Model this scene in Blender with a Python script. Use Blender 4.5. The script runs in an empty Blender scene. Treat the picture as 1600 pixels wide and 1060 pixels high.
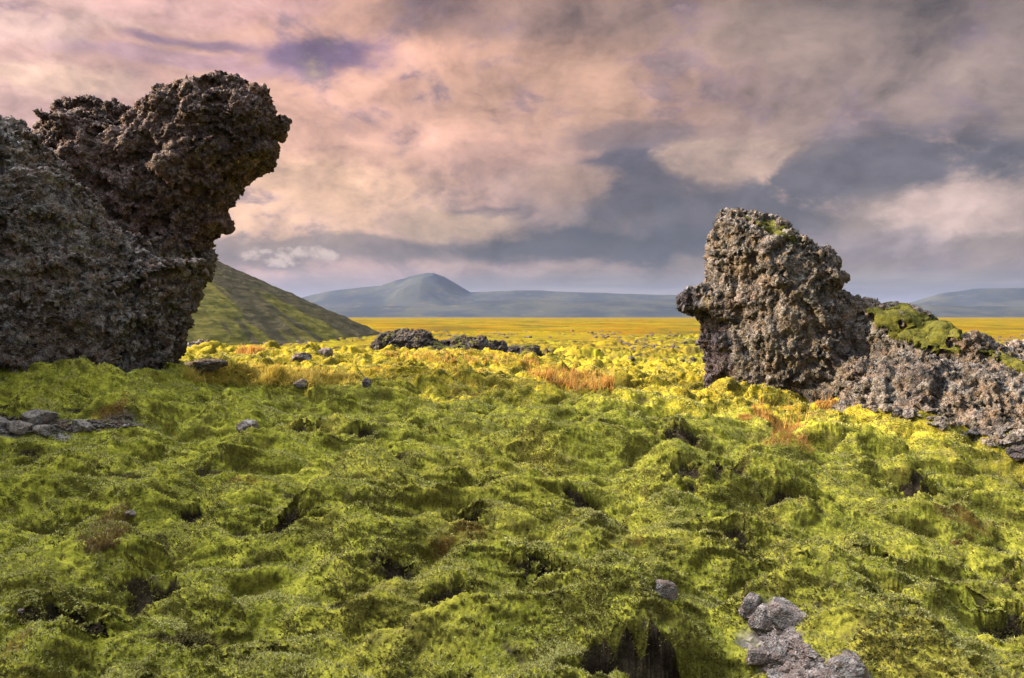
import bpy, math, random
import numpy as np

R = math.radians
SC = bpy.context.scene
COL = SC.collection
F = 1244.0            # focal length of the photograph in its own pixels
CX, HZ = 800.0, 495.0
EYE = 6.0             # the lava plain lies at z = 0, the eye 6 m above it

# ------------------------------------------------------------------ camera
cam = bpy.data.cameras.new('camera')
cam.lens = 28.0; cam.sensor_width = 36.0; cam.shift_y = -35.0 / 1600.0
cam.clip_start = 0.05; cam.clip_end = 80000
camo = bpy.data.objects.new('camera', cam); COL.objects.link(camo)
camo.location = (0, 0, EYE); camo.rotation_euler = (R(90), 0, 0)
SC.camera = camo
SC.view_settings.view_transform = 'Standard'
SC.view_settings.look = 'None'
SC.view_settings.exposure = 1.6
SC.view_settings.gamma = 1.0
SC.view_settings.use_curve_mapping = False
SC.cycles.max_bounces = 5
SC.cycles.diffuse_bounces = 3
SC.cycles.volume_bounces = 1
SC.cycles.use_denoising = True

# ------------------------------------------------------------------ sun
SUN_AZ = -93.0      # degrees from +Y towards +X (so: far left, a little ahead)
SUN_EL = 25.0
sv = (math.sin(R(SUN_AZ)) * math.cos(R(SUN_EL)), math.cos(R(SUN_AZ)) * math.cos(R(SUN_EL)), math.sin(R(SUN_EL)))
sl = bpy.data.lights.new('sun', 'SUN'); sl.energy = 4.8; sl.angle = R(0.6); sl.color = (1.0, 0.78, 0.44)
so = bpy.data.objects.new('sun', sl); COL.objects.link(so)
from mathutils import Vector
so.rotation_euler = Vector(sv).to_track_quat('Z', 'Y').to_euler()

# ------------------------------------------------------------------ node expression helper
class N:
    """a node socket with arithmetic"""
    def __init__(s, t, sock): s.t, s.s = t, sock
    def _m(s, op, *a, clamp=False):
        n = s.t.nodes.new('ShaderNodeMath'); n.operation = op; n.use_clamp = clamp
        for i, v in enumerate((s,) + a):
            if isinstance(v, N): s.t.links.new(v.s, n.inputs[i])
            else: n.inputs[i].default_value = v
        return N(s.t, n.outputs[0])
    def __add__(s, o): return s._m('ADD', o)
    __radd__ = __add__
    def __sub__(s, o): return s._m('SUBTRACT', o)
    def __rsub__(s, o): return s._m('MULTIPLY', -1.0)._m('ADD', o)
    def __mul__(s, o): return s._m('MULTIPLY', o)
    __rmul__ = __mul__
    def __truediv__(s, o): return s._m('DIVIDE', o)
    def clamp(s): return s._m('ADD', 0.0, clamp=True)
    def pow(s, e): return s._m('POWER', e)
    def abs(s): return s._m('ABSOLUTE')
    def max(s, v): return s._m('MAXIMUM', v)
    def exp(s): return s._m('EXPONENT')
    def ss(s, a, b):
        n = s.t.nodes.new('ShaderNodeMapRange'); n.interpolation_type = 'SMOOTHSTEP'
        s.t.links.new(s.s, n.inputs[0]); n.inputs[1].default_value = a; n.inputs[2].default_value = b
        return N(s.t, n.outputs[0])

def combine(t, x, y, z):
    n = t.nodes.new('ShaderNodeCombineXYZ')
    for i, v in enumerate((x, y, z)):
        if isinstance(v, N): t.links.new(v.s, n.inputs[i])
        else: n.inputs[i].default_value = v
    return N(t, n.outputs[0])
def separate(t, v):
    n = t.nodes.new('ShaderNodeSeparateXYZ'); t.links.new(v.s, n.inputs[0])
    return [N(t, o) for o in n.outputs]
def noise(t, vec, scale, detail=4, rough=0.5, dist=0.0, color=False):
    n = t.nodes.new('ShaderNodeTexNoise'); t.links.new(vec.s, n.inputs['Vector'])
    n.inputs['Scale'].default_value = scale; n.inputs['Detail'].default_value = detail
    n.inputs['Roughness'].default_value = rough; n.inputs['Distortion'].default_value = dist
    return N(t, n.outputs[1 if color else 0])
def vor(t, vec, scale, feature='F1', out='Distance', rand=1.0):
    n = t.nodes.new('ShaderNodeTexVoronoi'); n.feature = feature; t.links.new(vec.s, n.inputs['Vector'])
    n.inputs['Scale'].default_value = scale
    n.inputs['Randomness'].default_value = rand
    return N(t, n.outputs[out])
def mixc(t, f, a, b):
    n = t.nodes.new('ShaderNodeMix'); n.data_type = 'RGBA'
    for k, v in ((0, f), (6, a), (7, b)):
        if isinstance(v, N): t.links.new(v.s, n.inputs[k])
        elif k == 0: n.inputs[0].default_value = v
        else: n.inputs[k].default_value = (*v, 1)
    return N(t, n.outputs[2])
def srgb(*c):
    return tuple(((v / 255) / 12.92 if v / 255 <= 0.04045 else ((v / 255 + 0.055) / 1.055) ** 2.4) for v in c)

# ------------------------------------------------------------------ world: Nishita sky behind a broken cloud deck
def make_world():
    w = bpy.data.worlds.new('World'); SC.world = w; w.use_nodes = True
    t = w.node_tree; t.nodes.clear()
    out = t.nodes.new('ShaderNodeOutputWorld')
    sky = t.nodes.new('ShaderNodeTexSky'); sky.sky_type = 'NISHITA'; sky.sun_disc = False
    sky.sun_elevation = R(SUN_EL); sky.sun_rotation = R(SUN_AZ)
    bg = t.nodes.new('ShaderNodeBackground'); bg.inputs[1].default_value = 0.09
    t.links.new(sky.outputs[0], bg.inputs[0])
    tc = t.nodes.new('ShaderNodeTexCoord'); g = N(t, tc.outputs['Generated'])
    x, y, z = separate(t, g)
    az = x._m('ARCTAN2', y)                       # 0 straight ahead, + to the right (radians)
    hyp = (x * x + y * y)._m('SQRT')
    el = z._m('ARCTAN2', hyp)
    v0 = combine(t, az, el * 2.0, 0.0)
    wc = noise(t, v0, 3.0, 5, 0.55, color=True)
    wx, wy, wz = separate(t, wc)
    # warped direction, in units of hundredths of the photograph's pixels (100 px = 4.6 degrees ahead)
    wf = noise(t, v0, 11.0, 5, 0.6, color=True); fx, fy, fz = separate(t, wf)
    X = az * 12.44 + (wx - 0.5) * 1.5 + (fx - 0.5) * 0.5
    Y = el * 12.44 + (wy - 0.5) * 0.9 + (fy - 0.5) * 0.35
    def at(px, py): return ((math.atan((px - CX) / F)) * 12.44, math.atan((HZ - py) / F) * 12.44)
    vn = combine(t, az * 12.44, el * 20.0, 0.0)
    nA = noise(t, vn, 0.55, 8, 0.58, 0.5); nB = noise(t, vn, 1.5, 7, 0.6, 0.3)
    nC = noise(t, vn, 5.0, 5, 0.6)
    nz = (nA * 0.66 + nB * 0.27 + nC * 0.07 - 0.5) * 1.7 + 0.5
    def gauss(px, py, rx, ry, tilt=0.0):
        cx, cy = at(px, py)
        a, b = X - cx, Y - cy
        c, s_ = math.cos(R(tilt)), math.sin(R(tilt))
        p = (a * c + b * s_) / (rx / 100); q = (b * c - a * s_) / (ry / 100)
        return ((p * p + q * q) * -1.0).exp()
    def lay(px, py, rx, ry, col, k=0.9, soft=0.5, tilt=0.0, rag=1.3):
        nonlocal base
        m = (gauss(px, py, rx, ry, tilt) + (nz - 0.5) * rag).ss(0.42 - soft / 2, 0.42 + soft / 2) * k
        base = mixc(t, m, base, srgb(*col))
    # broad colour of the deck: rosy to the left, mauve grey to the right
    left = (az * -12.44).ss(-3.0, 7.5)
    base = mixc(t, left, srgb(146, 132, 130), srgb(222, 184, 180))
    base = mixc(t, gauss(720, 110, 480, 150) * 0.95, base, srgb(224, 174, 154))
    base = mixc(t, gauss(1120, 20, 260, 120) * 0.8, base, srgb(160, 138, 124))
    base = mixc(t, gauss(1500, 20, 380, 100) * 0.85, base, srgb(114, 104, 104))
    base = mixc(t, gauss(1350, 150, 300, 70) * 0.6, base, srgb(150, 135, 132))
    # rosy cloud of the left
    lay(560, 190, 280, 120, (232, 184, 164), 0.85, 0.6)
    lay(470, 320, 210, 75, (246, 204, 172), 0.95, 0.6)
    lay(820, 30, 300, 40, (150, 126, 120), 0.7, 0.6)
    lay(880, 150, 220, 70, (200, 162, 140), 0.7, 0.6)
    lay(90, 50, 300, 75, (250, 214, 206), 0.95, 0.5, 14)
    lay(330, 40, 220, 30, (222, 176, 176), 0.7, 0.5, 8)
    lay(60, 180, 110, 28, (252, 216, 196), 0.85, 0.5)
    # violet gaps where clear sky shows
    lay(500, 100, 100, 20, (100, 86, 134), 0.85, 0.9, 4, 1.5)
    lay(330, 96, 60, 10, (116, 98, 140), 0.7, 0.9, 0, 1.5)
    lay(232, 98, 50, 10, (132, 110, 150), 0.7, 0.9, 0, 1.5)
    lay(225, 4, 60, 20, (112, 98, 118), 0.8, 0.8, 0, 1.3)
    lay(280, 128, 170, 16, (182, 150, 176), 0.6, 0.5)
    # slate undersides
    lay(985, 300, 100, 80, (94, 92, 106), 0.9, 0.7)
    lay(1120, 350, 200, 48, (90, 89, 102), 0.85, 0.6)
    lay(1430, 300, 280, 52, (96, 93, 104), 0.95, 0.7, -4)
    lay(980, 215, 110, 24, (126, 112, 118), 0.7, 0.5)
    lay(770, 330, 90, 16, (112, 100, 108), 0.8, 0.4)
    lay(960, 265, 70, 26, (94, 90, 106), 0.8, 0.4)
    # low grey band under the deck
    lay(520, 392, 330, 22, (118, 108, 108), 0.8, 0.6)
    lay(930, 380, 300, 30, (62, 64, 76), 0.9, 0.6)
    lay(1330, 390, 160, 24, (132, 122, 134), 0.7, 0.6)
    # bright puffs
    lay(1140, 258, 95, 40, (182, 158, 146), 0.95, 0.3, 0, 1.0)
    lay(690, 352, 110, 26, (196, 168, 146), 0.9, 0.6, 0, 1.3)
    lay(900, 290, 80, 36, (180, 150, 134), 0.85, 0.6, 0, 1.3)
    lay(760, 250, 120, 30, (196, 158, 146), 0.7, 0.5)
    lay(1530, 350, 150, 42, (196, 174, 170), 0.95, 0.5)
    lay(1400, 388, 60, 14, (150, 138, 148), 0.6, 0.4)
    # billows: rolling light and dark within the deck
    v1 = combine(t, X * 0.16, Y * 0.30, 0.0)
    b1 = noise(t, v1, 2.6, 8, 0.58, 0.9)
    vw = combine(t, X * 0.5, Y * 0.62, 5.0); vw2 = combine(t, (X - 0.42) * 0.5, (Y + 0.30) * 0.62, 5.0)
    rl = noise(t, vw, 1.0, 7, 0.55, 0.35) - noise(t, vw2, 1.0, 7, 0.55, 0.35)
    rl2 = noise(t, vw, 2.6, 6, 0.55, 0.35) - noise(t, combine(t, (X - 0.18) * 0.5, (Y + 0.13) * 0.62, 5.0), 2.6, 6, 0.55, 0.35)
    bil = rl * 1.5 + rl2 * 0.7 + (b1 - 0.5) * 1.5 + (nB - 0.5) * 0.7 + (nC - 0.5) * 0.25 + 0.97
    bil = bil.max(0.35)
    mul = t.nodes.new('ShaderNodeVectorMath'); mul.operation = 'MULTIPLY'
    t.links.new(base.s, mul.inputs[0]); t.links.new(combine(t, bil * 1.06, bil * 0.975, bil * 0.87).s, mul.inputs[1])
    base = N(t, mul.outputs[0])
    # clear strip close to the horizon
    strip = (el * 12.44 + (fy - 0.5) * 0.35).ss(0.80, 0.40)
    hor = mixc(t, (az * 12.44).ss(-6.0, 5.0), srgb(128, 123, 126), srgb(120, 119, 128))
    strk = noise(t, combine(t, az * 1.2, el * 14.0, 1.0), 4.0, 5, 0.5)
    hor = mixc(t, strk.ss(0.42, 0.66), hor, srgb(150, 143, 142))
    base = mixc(t, strip * 0.9, base, hor)
    # small cream cloud low on the left
    cc = at(452, 401)
    p = (az * 12.44 + (fx - 0.5) * 0.5 - cc[0]) / 0.80; q = (el * 12.44 + (fy - 0.5) * 0.28 - cc[1]) / 0.17
    small = (1.0 - (p * p + q * q) + (nB - 0.5) * 5.0).ss(0.1, 0.9) * 0.85
    base = mixc(t, small, base, srgb(214, 190, 176))
    em = t.nodes.new('ShaderNodeBackground')
    # overhead and behind the viewer the unseen deck is paler, brightened to light the ground
    up = el.ss(R(24), R(60)); back = y.ss(0.35, -0.5)
    base = mixc(t, (up + back * 0.7).clamp() * 0.9, base, (0.50, 0.55, 0.58))
    t.links.new(base.s, em.inputs[0])
    # bright lobe added to the unseen sky, upper left, raking light over the mounds
    gl = (x * sv0[0] + y * sv0[1] + z * sv0[2]).ss(0.80, 1.0)
    st = (up * SKY_UP + back * SKY_BACK + gl * SKY_LOBE + 1.0) * SKY_K
    t.links.new(st.s, em.inputs[1])
    cover = 0.96
    mx = t.nodes.new('ShaderNodeMixShader'); mx.inputs[0].default_value = cover
    t.links.new(bg.outputs[0], mx.inputs[1]); t.links.new(em.outputs[0], mx.inputs[2])
    t.links.new(mx.outputs[0], out.inputs[0])
    w.cycles.sampling_method = 'MANUAL'; w.cycles.sample_map_resolution = 512
SKY_UP, SKY_BACK, SKY_K, SKY_LOBE = 2.0, 0.5, 0.33, 42.0
sv0 = (math.sin(R(-72)) * math.cos(R(42)), math.cos(R(-72)) * math.cos(R(42)), math.sin(R(42)))
make_world()

# ------------------------------------------------------------------ numpy noise
_rs = np.random.RandomState(7)
PERM = np.concatenate([_rs.permutation(256)] * 3).astype(np.int32)
G2 = np.stack([np.cos(np.arange(256) * 2.39996), np.sin(np.arange(256) * 2.39996)], 1).astype(np.float32)
_g = _rs.normal(size=(256, 3)); G3 = (_g / np.linalg.norm(_g, axis=1)[:, None]).astype(np.float32)
RV = _rs.rand(256, 3).astype(np.float32)
def _fade(t): return t * t * t * (t * (t * 6 - 15) + 10)
def perlin2(x, y):
    xi = np.floor(x).astype(np.int64); yi = np.floor(y).astype(np.int64)
    xf = (x - xi).astype(np.float32); yf = (y - yi).astype(np.float32)
    u, v = _fade(xf), _fade(yf); r = 0
    for i in (0, 1):
        for j in (0, 1):
            h = PERM[PERM[(xi + i) & 255] + ((yi + j) & 255)]
            g = G2[h]
            r = r + (g[..., 0] * (xf - i) + g[..., 1] * (yf - j)) * (u if i else 1 - u) * (v if j else 1 - v)
    return r * 1.4
def fbm2(x, y, oct=5, gain=0.5, lac=2.03):
    a, r = 1.0, 0
    for k in range(oct):
        r = r + a * perlin2(x + 17.3 * k, y - 9.1 * k)
        x, y = (x * 0.8 - y * 0.6) * lac, (x * 0.6 + y * 0.8) * lac
        a *= gain
    return r
def perlin3(p):
    pi = np.floor(p).astype(np.int64); pf = (p - pi).astype(np.float32)
    f = _fade(pf); r = 0
    for i in (0, 1):
        wx = f[:, 0] if i else 1 - f[:, 0]; a = PERM[(pi[:, 0] + i) & 255]
        for j in (0, 1):
            wy = f[:, 1] if j else 1 - f[:, 1]; b = PERM[a + ((pi[:, 1] + j) & 255)]
            for k in (0, 1):
                wz = f[:, 2] if k else 1 - f[:, 2]; g = G3[PERM[b + ((pi[:, 2] + k) & 255)]]
                r = r + (g[:, 0] * (pf[:, 0] - i) + g[:, 1] * (pf[:, 1] - j) + g[:, 2] * (pf[:, 2] - k)) * wx * wy * wz
    return r * 1.5
def fbm3(p, oct=4, gain=0.5, lac=2.07):
    a, r = 1.0, 0
    for k in range(oct):
        r = r + a * perlin3(p + 13.7 * k); p = p * lac; a *= gain
    return r
def worley2(x, y):
    xi = np.floor(x).astype(np.int64); yi = np.floor(y).astype(np.int64)
    f1 = np.full(x.shape, 9., np.float32); f2 = f1.copy(); idc = np.zeros(x.shape, np.float32)
    for i in (-1, 0, 1):
        for j in (-1, 0, 1):
            h = PERM[PERM[(xi + i) & 255] + ((yi + j) & 255)]
            d = np.hypot(xi + i + RV[h, 0] - x, yi + j + RV[h, 1] - y).astype(np.float32)
            c = d < f1
            f2 = np.where(c, f1, np.minimum(f2, d)); f1 = np.where(c, d, f1); idc = np.where(c, RV[h, 2], idc)
    return f1, f2, idc
def worley3(p):
    pi = np.floor(p).astype(np.int64); pf = (p - pi).astype(np.float32)
    n = len(p); f1 = np.full(n, 9., np.float32); f2 = f1.copy(); idc = np.zeros(n, np.float32)
    for i in (-1, 0, 1):
        a = PERM[(pi[:, 0] + i) & 255]
        for j in (-1, 0, 1):
            b = PERM[a + ((pi[:, 1] + j) & 255)]
            for k in (-1, 0, 1):
                h = PERM[b + ((pi[:, 2] + k) & 255)]
                q = RV[h]
                d = (i + q[:, 0] - pf[:, 0]) ** 2 + (j + q[:, 1] - pf[:, 1]) ** 2 + (k + q[:, 2] - pf[:, 2]) ** 2
                c = d < f1
                f2 = np.where(c, f1, np.minimum(f2, d)); f1 = np.where(c, d, f1); idc = np.where(c, RV[PERM[h], 1], idc)
    return np.sqrt(f1), np.sqrt(f2), idc
def facets3(p):
    """tilted facet height, distance to the cell border, cell value"""
    pi = np.floor(p).astype(np.int64); pf = (p - pi).astype(np.float32)
    n = len(p); f1 = np.full(n, 9., np.float32); f2 = f1.copy(); idc = np.zeros(n, np.float32); fa = np.zeros(n, np.float32)
    for i in (-1, 0, 1):
        a = PERM[(pi[:, 0] + i) & 255]
        for j in (-1, 0, 1):
            b = PERM[a + ((pi[:, 1] + j) & 255)]
            for k in (-1, 0, 1):
                h = PERM[b + ((pi[:, 2] + k) & 255)]
                q = RV[h]; dx = i + q[:, 0] - pf[:, 0]; dy = j + q[:, 1] - pf[:, 1]; dz = k + q[:, 2] - pf[:, 2]
                d = dx * dx + dy * dy + dz * dz
                c = d < f1; g = G3[PERM[h + 1]]
                f2 = np.where(c, f1, np.minimum(f2, d)); f1 = np.where(c, d, f1); idc = np.where(c, RV[PERM[h], 1], idc)
                fa = np.where(c, dx * g[:, 0] + dy * g[:, 1] + dz * g[:, 2], fa)
    return fa, np.sqrt(f2) - np.sqrt(f1), idc
def dome(f1, f2, c, w=0.55, lo=0.25):
    """rounded cushions of differing height with creases between them, no jumps"""
    e = np.clip((f2 - f1) / w, 0, 1); return (1 - (1 - e) ** 2) * (lo + c)
def sstep(a, b, x):
    t = np.clip((x - a) / (b - a), 0, 1); return t * t * (3 - 2 * t)

# ------------------------------------------------------------------ mesh helpers
def mesh_np(name, V, Fq, mat, parent=None, smooth=True, attrs=None, loc=None):
    """one mesh object from vertex and face arrays (faces all of one size)"""
    me = bpy.data.meshes.new(name)
    V = np.asarray(V, np.float32)
    if loc is not None: V = V - np.asarray(loc, np.float32)
    Fq = np.asarray(Fq, np.int32); n, k = Fq.shape
    me.vertices.add(len(V)); me.vertices.foreach_set('co', V.ravel())
    me.loops.add(n * k); me.loops.foreach_set('vertex_index', Fq.ravel())
    me.polygons.add(n); me.polygons.foreach_set('loop_start', np.arange(0, n * k, k, dtype=np.int32))
    me.polygons.foreach_set('use_smooth', np.full(n, smooth))
    me.update(calc_edges=True)
    for an, av in (attrs or {}).items():
        a = me.attributes.new(an, 'FLOAT', 'POINT'); a.data.foreach_set('value', np.asarray(av, np.float32))
    if mat: me.materials.append(mat)
    o = bpy.data.objects.new(name, me); COL.objects.link(o)
    if parent: o.parent = parent
    if loc is not None: o.location = loc
    return o
def tag(o, label=None, cat=None, group=None, kind=None):
    if label: o['label'] = label
    if cat: o['category'] = cat
    if group: o['group'] = group
    if kind: o['kind'] = kind
    return o
def normals(V, Fq):
    n = np.zeros_like(V)
    a, b, c = V[Fq[:, 0]], V[Fq[:, 1]], V[Fq[:, 2]]
    fn = np.cross(b - a, c - a)
    if Fq.shape[1] == 4: fn = fn + np.cross(c - a, V[Fq[:, 3]] - a)
    for k in range(Fq.shape[1]):
        for ax in range(3):
            n[:, ax] += np.bincount(Fq[:, k], fn[:, ax], len(V))
    return n / np.maximum(np.linalg.norm(n, axis=1), 1e-9)[:, None]

def surface_nets(f, org, h):
    """f > 0 inside; returns verts, quads"""
    s = f > 0
    nx, ny, nz = f.shape
    cnt = np.zeros((nx - 1, ny - 1, nz - 1), np.float32); acc = np.zeros((nx - 1, ny - 1, nz - 1, 3), np.float32)
    for ax in range(3):
        a = [slice(None)] * 3; b = [slice(None)] * 3
        a[ax] = slice(0, -1); b[ax] = slice(1, None)
        fa, fb = f[tuple(a)], f[tuple(b)]
        cr = (fa > 0) != (fb > 0)
        tt = np.where(cr, fa / np.where(cr, fa - fb, 1), 0)
        o1, o2 = [k for k in range(3) if k != ax]
        for i in (0, 1):
            for j in (0, 1):
                sl_ = [slice(None)] * 3
                sl_[o1] = slice(i, f.shape[o1] - 1 + i); sl_[o2] = slice(j, f.shape[o2] - 1 + j)
                c_ = cr[tuple(sl_)]; t_ = tt[tuple(sl_)]
                cnt += c_
                acc[..., ax] += np.where(c_, t_, 0); acc[..., o1] += c_ * i; acc[..., o2] += c_ * j
    act = cnt > 0
    idx = np.full(act.shape, -1, np.int64); idx[act] = np.arange(act.sum())
    ii = np.argwhere(act)
    V = (ii + acc[act] / cnt[act][:, None]) * h + org
    Q = []
    for ax in range(3):
        a = [slice(1, -1)] * 3; b = [slice(1, -1)] * 3
        a[ax] = slice(0, -1); b[ax] = slice(1, None)
        sa, sb = s[tuple(a)], s[tuple(b)]
        e = np.argwhere(sa != sb); flip = sa[sa != sb]
        e[:, [k for k in range(3) if k != ax]] += 1
        o1, o2 = [(1, 2), (2, 0), (0, 1)][ax]
        def cell(d1, d2):
            c = e.copy(); c[:, o1] -= d1; c[:, o2] -= d2
            return idx[c[:, 0], c[:, 1], c[:, 2]]
        q = np.stack([cell(1, 1), cell(0, 1), cell(0, 0), cell(1, 0)], 1)
        q = np.where(flip[:, None], q, q[:, ::-1])
        Q.append(q)
    Q = np.concatenate(Q); Q = Q[(Q >= 0).all(1)]
    return V.astype(np.float32), Q

def subdivide(V, Q):
    """each quad into four, no smoothing"""
    E = np.concatenate([np.stack([Q[:, k], Q[:, (k + 1) % 4]], 1) for k in range(4)])
    Es = np.sort(E, 1); key = Es[:, 0].astype(np.int64) * len(V) + Es[:, 1]
    u, inv = np.unique(key, return_inverse=True)
    em = (V[u // len(V)] + V[u % len(V)]) / 2
    fc = V[Q].mean(1)
    n = len(Q); eb = len(V); fb = eb + len(u)
    ei = eb + inv.reshape(4, n)
    fi = fb + np.arange(n)
    NQ = np.concatenate([np.stack([Q[:, k], ei[k], fi, ei[(k + 3) % 4]], 1) for k in range(4)])
    return np.concatenate([V, em, fc]).astype(np.float32), NQ

def smooth_mesh(V, Q, it=1, w=0.5):
    for _ in range(it):
        acc = np.zeros_like(V); c = np.zeros(len(V), np.float32)
        for k in range(4):
            i, j = Q[:, k], Q[:, (k + 1) % 4]
            c += np.bincount(i, minlength=len(V))
            for ax in range(3): acc[:, ax] += np.bincount(i, V[j, ax], len(V))
        V = V * (1 - w) + acc / np.maximum(c, 1)[:, None] * w
    return V.astype(np.float32)

def poly_sdf(P, x, z):
    """signed distance to polygon, positive inside"""
    d = np.full(x.shape, 1e9); inside = np.zeros(x.shape, bool)
    n = len(P)
    for i in range(n):
        ax, az = P[i]; bx, bz = P[(i + 1) % n]
        ex, ez = bx - ax, bz - az; wx, wz = x - ax, z - az
        t = np.clip((wx * ex + wz * ez) / (ex * ex + ez * ez + 1e-12), 0, 1)
        d = np.minimum(d, (wx - ex * t) ** 2 + (wz - ez * t) ** 2)
        c = ((az <= z) & (bz > z)) | ((bz <= z) & (az > z))
        xi = ax + (z - az) * ex / (ez if abs(ez) > 1e-12 else 1e-12)
        inside ^= c & (x < xi)
    return np.where(inside, 1, -1) * np.sqrt(d)

# ------------------------------------------------------------------ terrain height
def W(px, py, Y): return ((px - CX) / F * Y, Y, EYE - (py - HZ) / F * Y)
CTRL = [  # photograph pixel and distance of points on the ground
 (0,1060,3.6),(400,1060,3.6),(800,1060,3.7),(1200,1060,3.9),(1600,1060,4.2),
 (0,850,5.9),(400,850,5.7),(800,850,5.6),(1200,850,6.2),(1600,850,7.6),
 (0,740,8.4),(300,740,8.2),(600,740,8.2),(900,740,8.6),(1150,740,9.0),(1400,760,9.6),(1600,780,9.9),
 (0,680,10.2),(150,672,10.5),(300,660,11.8),(500,650,12.6),(750,650,13.0),(1000,655,12.8),(1200,675,12.2),(1330,690,12.0),(1600,725,11.6),
 (0,618,11.7),(150,616,12.0),(280,590,14.6),(0,560,14),(150,570,14.5),(450,600,18.0),(650,600,18.5),(850,600,18.5),(1000,608,17.5),(1130,612,17.0),(1260,640,14.5),(1400,668,12.9),(1500,690,12.2),
 (300,566,25),(500,572,25),(700,577,24),(900,585,23),(1050,592,22),
 (300,548,33),(450,549,34),(600,553,34),(720,556,34),(840,566,31),(960,580,29),(1080,586,27),
]
pts = [W(*c) for c in CTRL]
P_ = [(x, y, EYE - z) for x, y, z in pts]
for a in range(-50, 51, 10):                       # beyond the crest, down to the plain
    for Y, h in ((50, 2.9), (75, 3.9), (120, 4.9), (220, 5.7), (400, 6.0), (900, 6.0)):
        if a > 2: h = {50: 2.95, 75: 3.6, 120: 4.5}.get(Y, h)
        P_.append((math.sin(R(a)) * Y, math.cos(R(a)) * Y, h))
for a in range(60, 301, 20):                       # to the sides and behind
    for Y, h in ((4, 1.75), (12, 1.9), (40, 2.8), (120, 5.0), (500, 6.0)):
        P_.append((math.sin(R(a)) * Y, math.cos(R(a)) * Y, h))
P_.append((0, 0, 1.65))
P_ = np.array(P_)
def lp(x, y):
    r = np.hypot(x, y); k = np.log1p(r / 2.0) / np.maximum(r, 1e-6)
    return x * k, y * k
cu, cv = lp(P_[:, 0], P_[:, 1])
def kern(du, dv): return np.sqrt(du * du + dv * dv + 0.10 ** 2)
_A = kern(cu[:, None] - cu[None], cv[:, None] - cv[None])
_n = len(P_); M_ = np.zeros((_n + 1, _n + 1)); M_[:_n, :_n] = _A + np.eye(_n) * 0.004; M_[:_n, _n] = 1; M_[_n, :_n] = 1
_w = np.linalg.solve(M_, np.append(P_[:, 2], 0))
def base_h(x, y):
    sh = x.shape; x = x.ravel(); y = y.ravel(); out = np.empty(len(x))
    for i in range(0, len(x), 200000):
        u, v = lp(x[i:i + 200000], y[i:i + 200000])
        out[i:i + 200000] = kern(u[:, None] - cu[None], v[:, None] - cv[None]) @ _w[:_n] + _w[_n]
    return EYE - out.reshape(sh)

# hollows with dark mouths: px, py, distance, half width, half depth, drop
PITS = [(725,800,6.4,.17,.16,.20),(440,812,6.2,.20,.15,.17),(1105,755,8.6,.42,.34,.30),(1285,905,5.6,.30,.34,.36),
 (1375,870,6.2,.16,.16,.22),(1015,1056,3.85,.36,.19,.52),(560,700,9.6,.20,.2,.18),(765,660,12.2,.25,.3,.16),(905,925,5.1,.22,.2,.2),
 (1060,690,10.8,.4,.35,.24),(120,972,4.4,.24,.16,.14),(240,900,5.2,.2,.14,.13),(700,905,5.2,.14,.12,.1),(1440,1010,4.6,.2,.2,.15),
 (620,860,5.7,.13,.12,.1),(925,770,7.6,.3,.3,.2),(1450,760,9.3,.25,.3,.16),(1540,905,6.2,.2,.2,.15),(60,800,6.8,.3,.2,.15),
 (330,780,7.2,.25,.2,.14),(850,860,5.8,.16,.2,.15),(800,745,8.2,.22,.2,.15),(1230,790,7.3,.3,.25,.18),(470,690,10,.2,.2,.16),
 (690,1030,3.9,.13,.12,.1),(400,990,4.2,.13,.12,.1),(270,1040,3.8,.1,.1,.1),(840,556,30,1.4,1.4,.35),
 (530,655,12,.3,.3,.12),(100,700,9.5,.4,.3,.2),(1590,960,5.2,.25,.2,.2),(1130,830,6.6,.3,.25,.2)]
# raised humps of moss
HUMPS = [(1180,615,16.2,1.0,.8,.05),(1010,625,15.2,1.5,.8,.12),(1000,985,4.3,.45,.26,.13),(1370,700,11.5,1.4,.6,.16),(600,548,33,1.0,.8,.25),
 (860,548,30.5,1.5,.9,.45),(700,560,30,1.3,1.,.25),(400,556,30,1.5,1.0,.2),(250,625,12.6,1.4,.6,.15),(60,635,11.5,1.8,.5,.18),(1190,830,6.5,.7,.4,.14),
 (1350,850,6.6,.45,.25,.14),(1520,640,12.8,1.0,.8,.1),(250,745,7.8,1.0,.5,.16),(930,690,10.6,1.3,.7,.18),(640,720,8.8,.8,.5,.12),(1250,930,5.4,.5,.2,.05),(1300,690,11.7,.8,.7,-.28),(1240,640,14.4,.6,.8,-.3),(1130,690,10.2,1.2,.5,.12)]
def march(px, py, hf, n=420, y0=3.0, y1=60.0):
    """distance at which the line of sight through a photograph pixel first meets the ground"""
    px = np.atleast_1d(np.asarray(px, float)); py = np.atleast_1d(np.asarray(py, float)); out = np.empty(len(px))
    Ys = np.exp(np.linspace(math.log(y0), math.log(y1), n))
    for i in range(0, len(px), 400):
        a, b = px[i:i + 400, None], py[i:i + 400, None]
        X = (a - CX) / F * Ys; Z = EYE - (b - HZ) / F * Ys; YY = np.broadcast_to(Ys, X.shape)
        below = Z < hf(X.ravel().copy(), YY.ravel().copy()).reshape(X.shape)
        k = np.where(below.any(1), below.argmax(1), n - 1); out[i:i + 400] = Ys[k]
    return out
def _xy(L):
    Y = march([q[0] for q in L], [q[1] for q in L], base_h)
    return [((q[0] - CX) / F * y, y) for q, y in zip(L, Y)]
PXY = _xy(PITS); HXY = _xy(HUMPS)
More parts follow.
